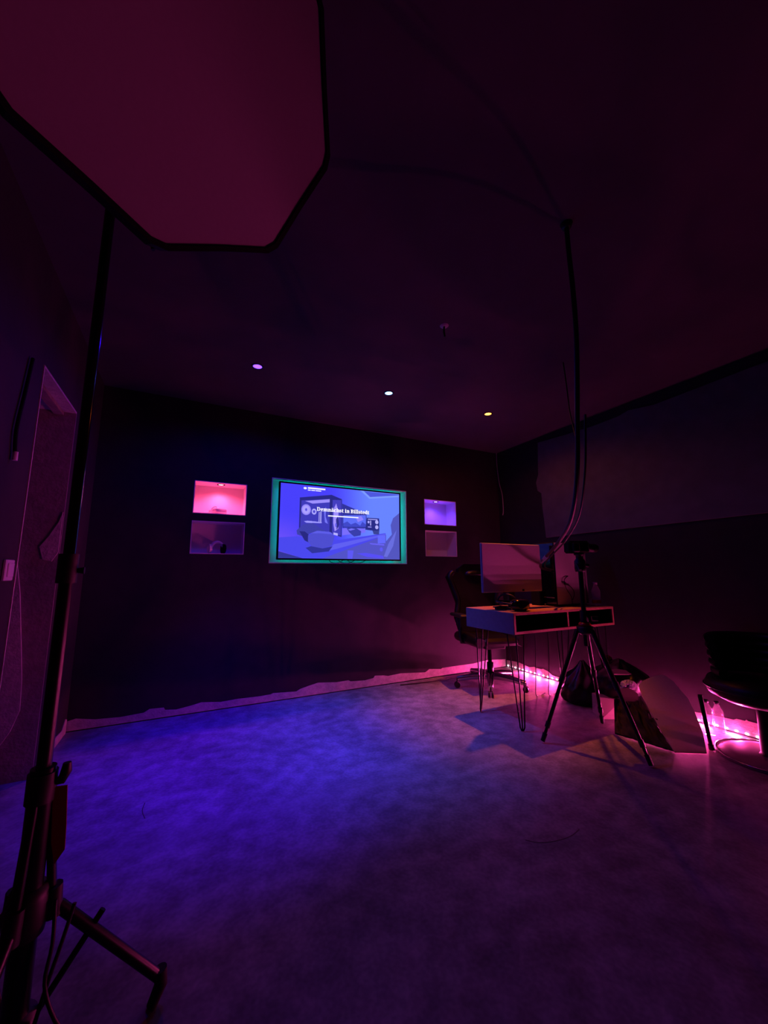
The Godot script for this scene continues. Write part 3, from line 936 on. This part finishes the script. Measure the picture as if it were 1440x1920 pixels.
# ------------------------------------------------------------------ tripod with camera
func camera_tripod() -> void:
	var c := Vector3(-0.985, 0, 1.745)
	var t := thing("tripod", "black camera tripod with red collar standing in front of the desk", "tripod", c)
	var hub := 0.705
	for f in [Vector3(-1.238, 0, 1.577), Vector3(-0.628, 0, 1.557), Vector3(-0.97, 0, 2.067)]:
		var q: Vector3 = f - c
		var d := Vector3(q.x, 0, q.z).normalized()
		var top := d * 0.045 + Vector3(0, hub - 0.02, 0)
		var foot := q + Vector3(0, 0.012, 0)
		var st := begin()
		add_tube(st, [top, top.lerp(foot, 0.45)], 0.0145, 10)
		add_tube(st, [top.lerp(foot, 0.44), top.lerp(foot, 0.86)], 0.0115, 10)
		add_tube(st, [top.lerp(foot, 0.84), top.lerp(foot, 0.97)], 0.0095, 10)
		var leg := obj("leg", done(st), M.steel, t)
		obj("leg_lock", tube([top.lerp(foot, 0.42), top.lerp(foot, 0.48)], 0.018, 10), M.black, leg)
		obj("leg_lock", tube([top.lerp(foot, 0.83), top.lerp(foot, 0.88)], 0.015, 10), M.black, leg)
		obj("rubber_foot", tube([top.lerp(foot, 0.93), foot], [0.014, 0.013], 10), M.rubber, leg)
	obj("hub", lathe([Vector2(0.0, hub - 0.05), Vector2(0.03, hub - 0.05), Vector2(0.05, hub - 0.03), Vector2(0.05, hub), Vector2(0.0, hub + 0.002)]), M.black, t)
	obj("collar", lathe([Vector2(0.0, hub), Vector2(0.036, hub), Vector2(0.038, hub + 0.012), Vector2(0.03, hub + 0.024), Vector2(0.0, hub + 0.024)]), M.red, t)
	obj("centre_column", tube([Vector3(0, hub - 0.12, 0), Vector3(0, 1.06, 0)], 0.0145, 12), M.steel, t)
	obj("clamp_knob", tube([Vector3(0.03, hub + 0.05, 0.03), Vector3(0.055, hub + 0.05, 0.055)], 0.016, 8), M.black, t)
	obj("column_sleeve", tube([Vector3(0, hub + 0.02, 0), Vector3(0, hub + 0.10, 0)], 0.024, 12), M.black, t)
	obj("ball_head", lathe([Vector2(0.0, 1.05), Vector2(0.030, 1.05), Vector2(0.034, 1.07), Vector2(0.034, 1.12), Vector2(0.022, 1.135), Vector2(0.022, 1.155), Vector2(0.032, 1.16), Vector2(0.032, 1.17), Vector2(0.0, 1.17)]), M.black, t)
	obj("head_knob", tube([Vector3(0.03, 1.095, 0.0), Vector3(0.065, 1.09, 0.01)], [0.010, 0.014], 8), M.black, t)
	obj("pan_handle", tube([Vector3(-0.03, 1.10, 0.0), Vector3(-0.055, 1.06, 0.04)], [0.007, 0.009], 8), M.black, t)
	t = thing("video_camera", "small black camera mounted on top of the tripod", "camera", c + Vector3(0, 1.17, 0), -0.40)
	obj("body", bbox(Vector3(-0.085, 0.0, -0.04), Vector3(0.055, 0.08, 0.04), 0.012), M.matt, t)
	obj("lens", tube([Vector3(0.05, 0.038, 0.0), Vector3(0.085, 0.034, 0.0), Vector3(0.10, 0.034, 0.0)], [0.030, 0.028, 0.031], 14), M.black, t)
	obj("lens_hood", tube([Vector3(0.098, 0.034, 0), Vector3(0.122, 0.030, 0)], [0.031, 0.026], 14), M.matt, t)
	obj("grip", bbox(Vector3(-0.07, 0.004, 0.038), Vector3(-0.02, 0.068, 0.056), 0.008), M.rubber, t)

# ------------------------------------------------------------------ softbox on its stand
func softbox_and_stand() -> void:
	var foot := Vector3(-3.548, 0, 2.25)
	var t := thing("light_stand", "tall black light stand with splayed legs beside the doorway wall", "light stand", foot)
	var lean := Vector3(0, 0, 0)
	obj("lower_tube", tube([Vector3(0, 0.06, 0), Vector3(0, 0.62, 0)], 0.024, 16), M.steel, t)
	obj("middle_tube", tube([Vector3(0, 0.60, 0), Vector3(0, 1.06, 0)], 0.0145, 16), M.steel, t)
	obj("upper_tube", tube([Vector3(0, 1.04, 0), Vector3(0, 2.20, 0)], 0.0125, 16), M.gloss, t)
	obj("tube_lock", tube([Vector3(0, 1.03, 0), Vector3(0, 1.10, 0)], 0.021, 16), M.black, t)
	obj("lock_knob", tube([Vector3(0.018, 1.06, 0.0), Vector3(0.034, 1.06, 0.0)], [0.006, 0.009], 10), M.black, t)
	obj("leg_collar", lathe([Vector2(0.0, 0.29), Vector2(0.034, 0.29), Vector2(0.037, 0.31), Vector2(0.037, 0.36), Vector2(0.032, 0.38), Vector2(0.0, 0.38)]), M.black, t)
	obj("lower_collar", lathe([Vector2(0.0, 0.09), Vector2(0.036, 0.09), Vector2(0.038, 0.10), Vector2(0.038, 0.14), Vector2(0.0, 0.15)]), M.black, t)
	obj("tube_lock", tube([Vector3(0, 0.55, 0), Vector3(0, 0.61, 0)], 0.028, 16), M.black, t)
	obj("lock_knob", tube([Vector3(0.02, 0.585, 0.0), Vector3(0.036, 0.587, 0.004), Vector3(0.043, 0.605, 0.004), Vector3(0.043, 0.622, 0.004)], [0.008, 0.010, 0.011, 0.008], 10), M.black, t)
	for a in [0.24, 2.35, 4.45]:
		var d := Vector3(cos(a), 0, -sin(a))
		var tip: Vector3 = d * 0.27 + Vector3(0, 0.06, 0)
		var leg := obj("leg", tube([d * 0.03 + Vector3(0, 0.335, 0), d * 0.055 + Vector3(0, 0.32, 0), tip], 0.0125, 12), M.steel, t)
		obj("leg_joint", tube([d * 0.042 + Vector3(0, 0.365, 0), d * 0.046 + Vector3(0, 0.305, 0)], 0.017, 10), M.black, leg)
		obj("rubber_foot", tube([tip + d * 0.004 + Vector3(0, 0.014, 0), tip + d * 0.008 + Vector3(0, -0.02, 0), Vector3(tip.x, 0.002, tip.z) - d * 0.01], [0.015, 0.015, 0.012], 12), M.rubber, leg)
		obj("strut", tube([d * 0.018 + Vector3(0, 0.57, 0), d * 0.04 + Vector3(0, 0.35, 0)], 0.009, 8), M.steel, leg)
		obj("brace", tube([d * 0.03 + Vector3(0, 0.12, 0), d * 0.14 + Vector3(0, 0.27, 0)], 0.007, 8), M.steel, leg)
	obj("strap", slab([[0.022, 0.575], [0.048, 0.573], [0.054, 0.49], [0.056, 0.44], [0.040, 0.415], [0.030, 0.46]], func(p: Vector2) -> Vector3: return Vector3(p.x, p.y, 0.002), Vector3(0, 0, 0.004)), M.redcloth, t)
	# power lead looped at the foot
	obj("lead", tube(smooth_path([Vector3(0.05, 0.345, 0.01), Vector3(0.055, 0.27, 0.02), Vector3(0.05, 0.20, 0.025), Vector3(0.075, 0.13, 0.03), Vector3(0.12, 0.06, 0.035), Vector3(0.15, 0.006, 0.04)]), 0.004, 6), M.black, t)
	obj("lead", tube(smooth_path([Vector3(0.085, 0.325, 0.005), Vector3(0.07, 0.26, 0.015), Vector3(0.05, 0.18, 0.022), Vector3(0.03, 0.08, 0.03), Vector3(0.02, 0.006, 0.04)]), 0.004, 6), M.black, t)
	# octagonal softbox: eight corners of the diffuser found from its outline
	var k := 0.665
	var eye := Vector3(-3.292, 1.053, 3.454)
	var cc := Vector3(-3.398, 2.624, 2.358)
	var nrm := Vector3(0.379, -0.495, 0.782).normalized()
	var corners := [Vector3(-3.011, 3.010, 2.415), Vector3(-3.357, 3.095, 2.637), Vector3(-3.728, 2.905, 2.696), Vector3(-3.905, 2.549, 2.557), Vector3(-3.785, 2.237, 2.301), Vector3(-3.438, 2.152, 2.078), Vector3(-3.068, 2.342, 2.020), Vector3(-2.890, 2.698, 2.159)]
	var at := eye + (cc - eye) * k
	var u: Vector3 = (corners[0] - cc).normalized()
	u = (u - nrm * u.dot(nrm)).normalized()
	var v := nrm.cross(u)
	var r := 0.55 * k
	var s := thing("softbox", "large octagonal softbox with white diffuser and black skirt on the light stand", "softbox", at)
	var ring := []
	for i in 8:
		var a := TAU * i / 8
		ring.append((u * cos(a) + v * sin(a)) * r)
	# diffuser: slightly sagging cloth with softened corners
	var st := begin()
	var edge := []
	for i in 8:
		var p: Vector3 = ring[i]
		var q: Vector3 = ring[(i + 1) % 8]
		edge.append(p.lerp(q, 0.06))
		edge.append(p.lerp(q, 0.5) * 0.995)
		edge.append(p.lerp(q, 0.94))
	for i in edge.size():
		var p: Vector3 = edge[i]
		var q: Vector3 = edge[(i + 1) % edge.size()]
		tri(st, nrm * 0.012, p, q, 1)
		quad(st, p, p - nrm * 0.006, q - nrm * 0.006, q)
	obj("diffuser", done(st), M.diffuser, s)
	st = begin()
	for i in edge.size():
		var p: Vector3 = edge[i]
		var q: Vector3 = edge[(i + 1) % edge.size()]
		var o := 1.035
		quad(st, p * 1.002 + nrm * 0.004, p * o + nrm * 0.004, q * o + nrm * 0.004, q * 1.002 + nrm * 0.004)
		quad(st, p * o + nrm * 0.004, p * o - nrm * 0.05, q * o - nrm * 0.05, q * o + nrm * 0.004)
		var b0 := p * 0.20 - nrm * 0.27
		var b1 := q * 0.20 - nrm * 0.27
		quad(st, p * o - nrm * 0.05, p * 0.72 - nrm * 0.17, q * 0.72 - nrm * 0.17, q * o - nrm * 0.05)
		quad(st, p * 0.72 - nrm * 0.17, b0, b1, q * 0.72 - nrm * 0.17)
		tri(st, b0, -nrm * 0.27, b1)
	obj("skirt", done(st), M.matt, s)
	for i in 8:
		obj("rod", tube([ring[i] * 1.03 - nrm * 0.045, ring[i] * 0.73 - nrm * 0.172, ring[i] * 0.205 - nrm * 0.272], 0.004, 6), M.steel, s)
	var hd := obj("lamp_head", tube([-nrm * 0.265, -nrm * 0.29, -nrm * 0.36], [0.075, 0.055, 0.05], 16), M.black, s)
	obj("tilt_bracket", tube([-nrm * 0.34, foot + Vector3(0, 2.22, 0) - at, foot + Vector3(0, 2.17, 0) - at], [0.022, 0.022, 0.022], 10), M.black, hd)

# ------------------------------------------------------------------ things lying by the right wall
func floor_clutter() -> void:
	var o := obj("rubbish_bag", blob(Vector3(0.185, 0.155, 0.17), 11, 0.12, 0.9, 32, 0.55, 0.45), M.bag, null, Vector3(-0.29, 0.088, 1.18))
	tag(o, "black knotted rubbish bag slumped under the end of the desk", "bag")
	o = obj("rubbish_bag", blob(Vector3(0.18, 0.16, 0.21), 23, 0.06, 1.4, 30, 0.55, 0.1), M.bag, null, Vector3(-0.235, 0.204, 1.46))
	tag(o, "black bag piled higher against the wall behind the tripod", "bag")
	o = obj("black_jacket", drape([Vector3(-0.545, 0.165, 1.60), Vector3(-0.405, 0.200, 1.715), Vector3(-0.655, 0.010, 2.025), Vector3(-0.715, 0.010, 1.70)], 4.0, 0.016, 0.03), M.cloth)
	tag(o, "crumpled black jacket lying between the bags and the cardboard", "jacket")
	# pale paper sack under the bags
	var st := begin()
	var lo := [Vector3(-0.555, 0.002, 1.50), Vector3(-0.40, 0.002, 1.58), Vector3(-0.16, 0.002, 1.50), Vector3(-0.30, 0.002, 1.30), Vector3(-0.47, 0.002, 1.37)]
	var hi := [Vector3(-0.47, 0.125, 1.44), Vector3(-0.37, 0.115, 1.54), Vector3(-0.17, 0.115, 1.47), Vector3(-0.30, 0.115, 1.34), Vector3(-0.46, 0.135, 1.37)]
	for i in 5:
		var j := (i + 1) % 5
		quad(st, lo[i], lo[j], hi[j], hi[i])
	for i in range(1, 4):
		tri(st, hi[0], hi[i], hi[i + 1])
		tri(st, lo[0], lo[i + 1], lo[i])
	tag(obj("paper_sack", done(st), M.paper), "pale folded paper sack on the floor under the black bags", "sack")
	# bent cardboard leaning from the floor to the wall
	var outline := [Vector3(-0.674, 0.0, 2.031), Vector3(-0.525, 0.0, 2.123), Vector3(-0.401, 0.061, 2.056), Vector3(-0.281, 0.131, 1.966), Vector3(-0.193, 0.186, 1.891), Vector3(-0.155, 0.223, 1.828), Vector3(-0.113, 0.260, 1.768), Vector3(-0.105, 0.284, 1.717), Vector3(-0.120, 0.289, 1.696), Vector3(-0.199, 0.278, 1.672), Vector3(-0.295, 0.258, 1.661), Vector3(-0.359, 0.238, 1.667), Vector3(-0.436, 0.189, 1.735), Vector3(-0.513, 0.131, 1.823), Vector3(-0.599, 0.064, 1.926)]
	var o0: Vector3 = outline[0]
	var ex: Vector3 = (outline[1] - o0).normalized()
	var nn: Vector3 = ex.cross(outline[8] - o0).normalized()
	if nn.y < 0:
		nn = -nn
	var ey := nn.cross(ex).normalized()
	if ey.y < 0:
		ey = -ey
	var pts := []
	for p in outline:
		pts.append([(p - o0).dot(ex), (p - o0).dot(ey)])
	var t := thing("cardboard_sheet", "large pale cardboard sheet leaning from the floor against the right wall", "cardboard", Vector3(0, 0.005, 0))
	obj("sheet", slab(pts, func(q: Vector2) -> Vector3: return o0 + ex * q.x + ey * q.y, nn * 0.008), M.card, t)
	obj("folded_flap", slab([[0.30, 0.60], [0.44, 0.60], [0.42, 0.64], [0.36, 0.655], [0.31, 0.64]], func(q: Vector2) -> Vector3: return o0 + ex * (q.x - 0.36) + ey * (q.y + 0.035) + nn * 0.006, nn * 0.01), M.card, t)
	# brown paper and film on the heap
	o = obj("brown_paper", slab([[-0.06, -0.02], [0.03, -0.06], [0.07, 0.03], [0.02, 0.075], [-0.055, 0.06]], func(q: Vector2) -> Vector3: return Vector3(q.x * 0.8, q.y * 0.8 + 0.045, q.x * 0.5 - q.y * 0.35), Vector3(-0.004, 0.002, 0.008)), M.brown, null, Vector3(-0.53, 0.155, 1.70))
	tag(o, "crumpled brown paper on top of the black jacket", "paper")
	o = obj("plastic_film", blob(Vector3(0.05, 0.03, 0.035), 5, 0.5, 2.2, 16, 0.6), M.film, null, Vector3(-0.47, 0.26, 1.665))
	tag(o, "small crumpled shiny film lying by the brown paper", "film")
	o = obj("snack_packet", blob(Vector3(0.035, 0.022, 0.03), 9, 0.4, 1.8, 14, 0.6), M.red, null, Vector3(-0.25, 0.366, 1.37))
	tag(o, "small shiny red packet lying on the black bags", "packet")
	for b in [[Vector3(-0.17, 0.0, 1.985), "upright clear plastic bottle beside the cardboard sheet", 1.0], [Vector3(-0.075, 0.0, 2.0), "second clear bottle standing by the light tape near the swivel chair", 0.9]]:
		var k: float = b[2]
		t = thing("plastic_bottle", b[1], "bottle", b[0], 0.0, "empty bottles by the right wall")
		obj("bottle_body", lathe([Vector2(0.0, 0.002), Vector2(0.029, 0.0), Vector2(0.032, 0.01 * k), Vector2(0.032, 0.11 * k), Vector2(0.028, 0.12 * k), Vector2(0.032, 0.13 * k), Vector2(0.030, 0.15 * k), Vector2(0.012, 0.19 * k), Vector2(0.012, 0.20 * k)]), M.clear, t)
		obj("cap", lathe([Vector2(0.0, 0.197 * k), Vector2(0.014, 0.197 * k), Vector2(0.014, 0.213 * k), Vector2(0.0, 0.214 * k)]), M.black, t)
	t = thing("walking_stick", "slim black stick leaning against the seat of the swivel chair", "stick", Vector3.ZERO)
	obj("shaft", tube([Vector3(-0.425, 0.008, 2.105), Vector3(-0.46, 0.31, 2.095)], [0.011, 0.013], 10), M.steel, t)
	obj("rubber_tip", tube([Vector3(-0.4245, 0.001, 2.105), Vector3(-0.4275, 0.03, 2.104)], 0.015, 10), M.rubber, t)

func drape(c: Array, folds: float, depth: float, bulge: float) -> ArrayMesh:
	# cloth hung between four corners (c[0] c[1] above, c[3] c[2] below) with folds running down it, closed underneath
	var nx := 28
	var ny := 16
	var nrm: Vector3 = (c[1] - c[0]).cross(c[3] - c[0]).normalized()
	if nrm.y < 0:
		nrm = -nrm
	var noise := FastNoiseLite.new()
	noise.seed = 17
	noise.frequency = 2.2
	var g := []
	for j in ny + 1:
		var row := []
		var v := float(j) / ny
		for i in nx + 1:
			var u := float(i) / nx
			var p: Vector3 = c[0].lerp(c[1], u).lerp(c[3].lerp(c[2], u), v)
			var w := sin(PI * clampf(v * 0.9 + 0.1, 0.0, 1.0))
			p += nrm * (bulge * sin(PI * u) * w + depth * w * sin(TAU * folds * u + 1.6 * noise.get_noise_2d(u * 2.0, v * 2.0) * 3.0) + 0.02 * noise.get_noise_2d(u * 3.0, v * 3.0 + 9.0))
			p.y = maxf(p.y, 0.006)
			row.append(p)
		g.append(row)
	var st := begin()
	for j in ny:
		for i in nx:
			quad(st, g[j][i], g[j + 1][i], g[j + 1][i + 1], g[j][i + 1], 1)
			var a := [g[j][i], g[j][i + 1], g[j + 1][i + 1], g[j + 1][i]]
			for k in 4:
				a[k] = Vector3(a[k].x, maxf(a[k].y - 0.03, 0.001), a[k].z)
			quad(st, a[0], a[1], a[2], a[3], 1)
	for k in nx:
		for e in [[g[0][k], g[0][k + 1]], [g[ny][k + 1], g[ny][k]]]:
			quad(st, e[0], e[1], Vector3(e[1].x, maxf(e[1].y - 0.03, 0.001), e[1].z), Vector3(e[0].x, maxf(e[0].y - 0.03, 0.001), e[0].z))
	for k in ny:
		for e in [[g[k + 1][0], g[k][0]], [g[k][nx], g[k + 1][nx]]]:
			quad(st, e[0], e[1], Vector3(e[1].x, maxf(e[1].y - 0.03, 0.001), e[1].z), Vector3(e[0].x, maxf(e[0].y - 0.03, 0.001), e[0].z))
	return done(st)

# ------------------------------------------------------------------ low swivel chair at the right edge
func swivel_chair() -> void:
	var t := thing("swivel_chair", "low black tub chair with ribbed back on a round steel base", "chair", Vector3(-0.27, 0, 2.32))
	obj("base_disc", lathe([Vector2(0.0, 0.0), Vector2(0.245, 0.0), Vector2(0.25, 0.004), Vector2(0.245, 0.012), Vector2(0.18, 0.017), Vector2(0.0, 0.02)], 48), M.base_plate, t)
	obj("base_rim", lathe([Vector2(0.240, 0.012), Vector2(0.247, 0.012), Vector2(0.247, 0.016), Vector2(0.240, 0.016)], 48), M.chrome, t)
	obj("post", lathe([Vector2(0.0, 0.018), Vector2(0.05, 0.018), Vector2(0.042, 0.03), Vector2(0.038, 0.20), Vector2(0.036, 0.31), Vector2(0.0, 0.31)]), M.black, t)
	obj("seat", lathe([Vector2(0.0, 0.295), Vector2(0.18, 0.30), Vector2(0.245, 0.335), Vector2(0.26, 0.38), Vector2(0.24, 0.42), Vector2(0.0, 0.43)], 40), M.leather, t)
	obj("piping", tube(arc(0.262, 0.375, 0.0, TAU, 48), 0.004, 6), M.black, t)
	# ribbed back: stacked padded rolls round the wall side
	for i in 5:
		var y := 0.455 + 0.047 * i
		obj("back_roll", tube(arc(0.195 + 0.004 * i, y, -1.9, 2.6 - 0.10 * i, 26), 0.0265, 10), M.leather, t)

func arc(r: float, y: float, a0: float, a1: float, n: int) -> Array:
	var out := []
	for i in n + 1:
		var a := lerpf(a0, a1, float(i) / n)
		out.append(Vector3(r * cos(a), y, -r * sin(a)))
	return out

# ------------------------------------------------------------------ cables
func cables() -> void:
	var c := [Vector3(-1.976, 2.476, 2.543), Vector3(-1.976, 2.354, 2.543), Vector3(-1.985, 2.166, 2.553), Vector3(-1.979, 1.991, 2.547), Vector3(-1.954, 1.83, 2.518), Vector3(-1.917, 1.674, 2.477), Vector3(-1.885, 1.51, 2.44), Vector3(-1.838, 1.391, 2.386), Vector3(-1.777, 1.313, 2.317), Vector3(-1.686, 1.257, 2.214), Vector3(-1.503, 1.205, 2.006), Vector3(-1.236, 1.152, 1.703), Vector3(-1.06, 1.118, 1.50), Vector3(-0.80, 1.08, 1.27), Vector3(-0.628, 1.06, 1.215)]
	var t := thing("hanging_cable", "thick black cable bundle hanging from the ceiling down to the desk", "cable")
	obj("cable", tube(smooth_path(c), 0.0095, 8), M.black, t)
	var d := []
	for i in range(5, c.size()):
		d.append(c[i] + Vector3(0.022, 0.004 * (i % 2), 0.02))
	obj("side_cable", tube(smooth_path(d), 0.0045, 6), M.black, t)
	obj("plug", tube([c[11] + Vector3(0.0, 0.0, 0.0), c[12]], [0.013, 0.011], 8), M.grey, t)
	obj("ceiling_clip", lathe([Vector2(0.0, -0.02), Vector2(0.018, -0.018), Vector2(0.024, 0.0)]), M.black, t, Vector3(-1.976, H, 2.543))
	tag(obj("thin_wire", tube(smooth_path([Vector3(-1.064, 2.474, 1.80), Vector3(-1.076, 2.304, 1.82), Vector3(-1.083, 2.108, 1.833), Vector3(-1.099, 1.984, 1.862), Vector3(-1.13, 1.872, 1.90)]), 0.004, 6), M.black), "thin black wire dangling from the ceiling behind the thick cable", "wire")
	tag(obj("corner_wire", tube(smooth_path([Vector3(-0.012, 2.474, 0.017), Vector3(-0.012, 2.32, 0.015), Vector3(-0.012, 2.104, 0.038), Vector3(-0.012, 1.947, 0.078), Vector3(-0.012, 1.762, 0.082), Vector3(-0.012, 1.707, 0.068)]), 0.0045, 6), M.plaster), "thin pale wire running down the far corner from the ceiling", "wire")
	t = thing("ceiling_wire_stub", "short dark wire stub hanging from a hole in the ceiling", "wire", Vector3(-2.033, H, 1.763))
	obj("rose", lathe([Vector2(0.0, -0.006), Vector2(0.02, -0.006), Vector2(0.026, 0.0)]), M.grey, t)
	obj("stub", tube(smooth_path([Vector3(0, -0.004, 0), Vector3(0.004, -0.03, -0.01), Vector3(0.012, -0.06, -0.012)]), 0.006, 6), M.black, t)
	for s in [[-0.62, 0.99, "thin black lead hanging under the desk, the one nearer the gaming chair"], [-0.50, 1.02, "thin black lead hanging under the desk, the one nearer the rubbish bag"]]:
		tag(obj("desk_lead", tube(smooth_path([Vector3(s[0], 0.634, s[1]), Vector3(s[0] - 0.005, 0.40, s[1] + 0.01), Vector3(s[0] + 0.02, 0.15, s[1] - 0.03), Vector3(s[0] + 0.07, 0.006, s[1] - 0.08), Vector3(s[0] + 0.2, 0.006, s[1] - 0.1)]), 0.0035, 6), M.black), s[2], "cable", "leads under the desk")
	tag(obj("floor_lead", tube(smooth_path([Vector3(-1.42, 0.006, 0.09), Vector3(-1.2, 0.006, 0.12), Vector3(-1.0, 0.006, 0.13), Vector3(-0.8, 0.006, 0.10), Vector3(-0.5, 0.006, 0.07)]), 0.005, 6), M.black), "black lead lying along the floor at the back wall", "cable")

# ------------------------------------------------------------------ small things on walls and in niches
func small_wall_things() -> void:
	var t := thing("light_switch", "small pale light switch on the left wall beside the doorway", "switch", Vector3(LEFT, 1.067, 1.357))
	obj("plate", bbox(Vector3(0.0, -0.042, -0.042), Vector3(0.012, 0.042, 0.042), 0.003), M.white, t)
	obj("rocker", bbox(Vector3(0.012, -0.028, -0.028), Vector3(0.017, 0.028, 0.028), 0.002), M.white, t)
	t = thing("wall_lead", "dark lead with pale plug hanging down the left wall near the doorway", "cable", Vector3(LEFT, 1.5, 1.46))
	obj("lead", tube(smooth_path([Vector3(0.012, 0.45, -0.03), Vector3(0.012, 0.28, 0.0), Vector3(0.012, 0.12, 0.03), Vector3(0.012, 0.02, 0.012)]), 0.007, 6), M.matt, t)
	obj("plug", tube([Vector3(0.014, 0.03, 0.013), Vector3(0.014, -0.005, 0.011)], 0.009, 8), M.white, t)
	vr_headset(Vector3(-3.06, 1.537, -0.075), 0.55, 0.62, M.white, M.black, M.white, "small white headset under the pink light in the upper niche", "headset")
	# arched white headset in the niche below
	t = thing("arched_headset", "white arched headset with black pad in the lower niche below the pink one", "headset", Vector3(-3.065, 1.21, -0.06), 0.25)
	var path := []
	for i in 13:
		var a := PI * i / 12
		path.append(Vector3(0.058 * cos(a), 0.012 + 0.085 * sin(a), 0.0))
	obj("band", tube(path, 0.012, 8), M.white, t)
	obj("ear_pad", tube([Vector3(0.038, 0.042, 0.0), Vector3(0.062, 0.042, 0.0)], [0.042, 0.038], 16), M.matt, t)
	obj("ear_pad", tube([Vector3(-0.05, 0.04, 0.0), Vector3(-0.07, 0.04, 0.0)], [0.036, 0.04], 16), M.white, t)
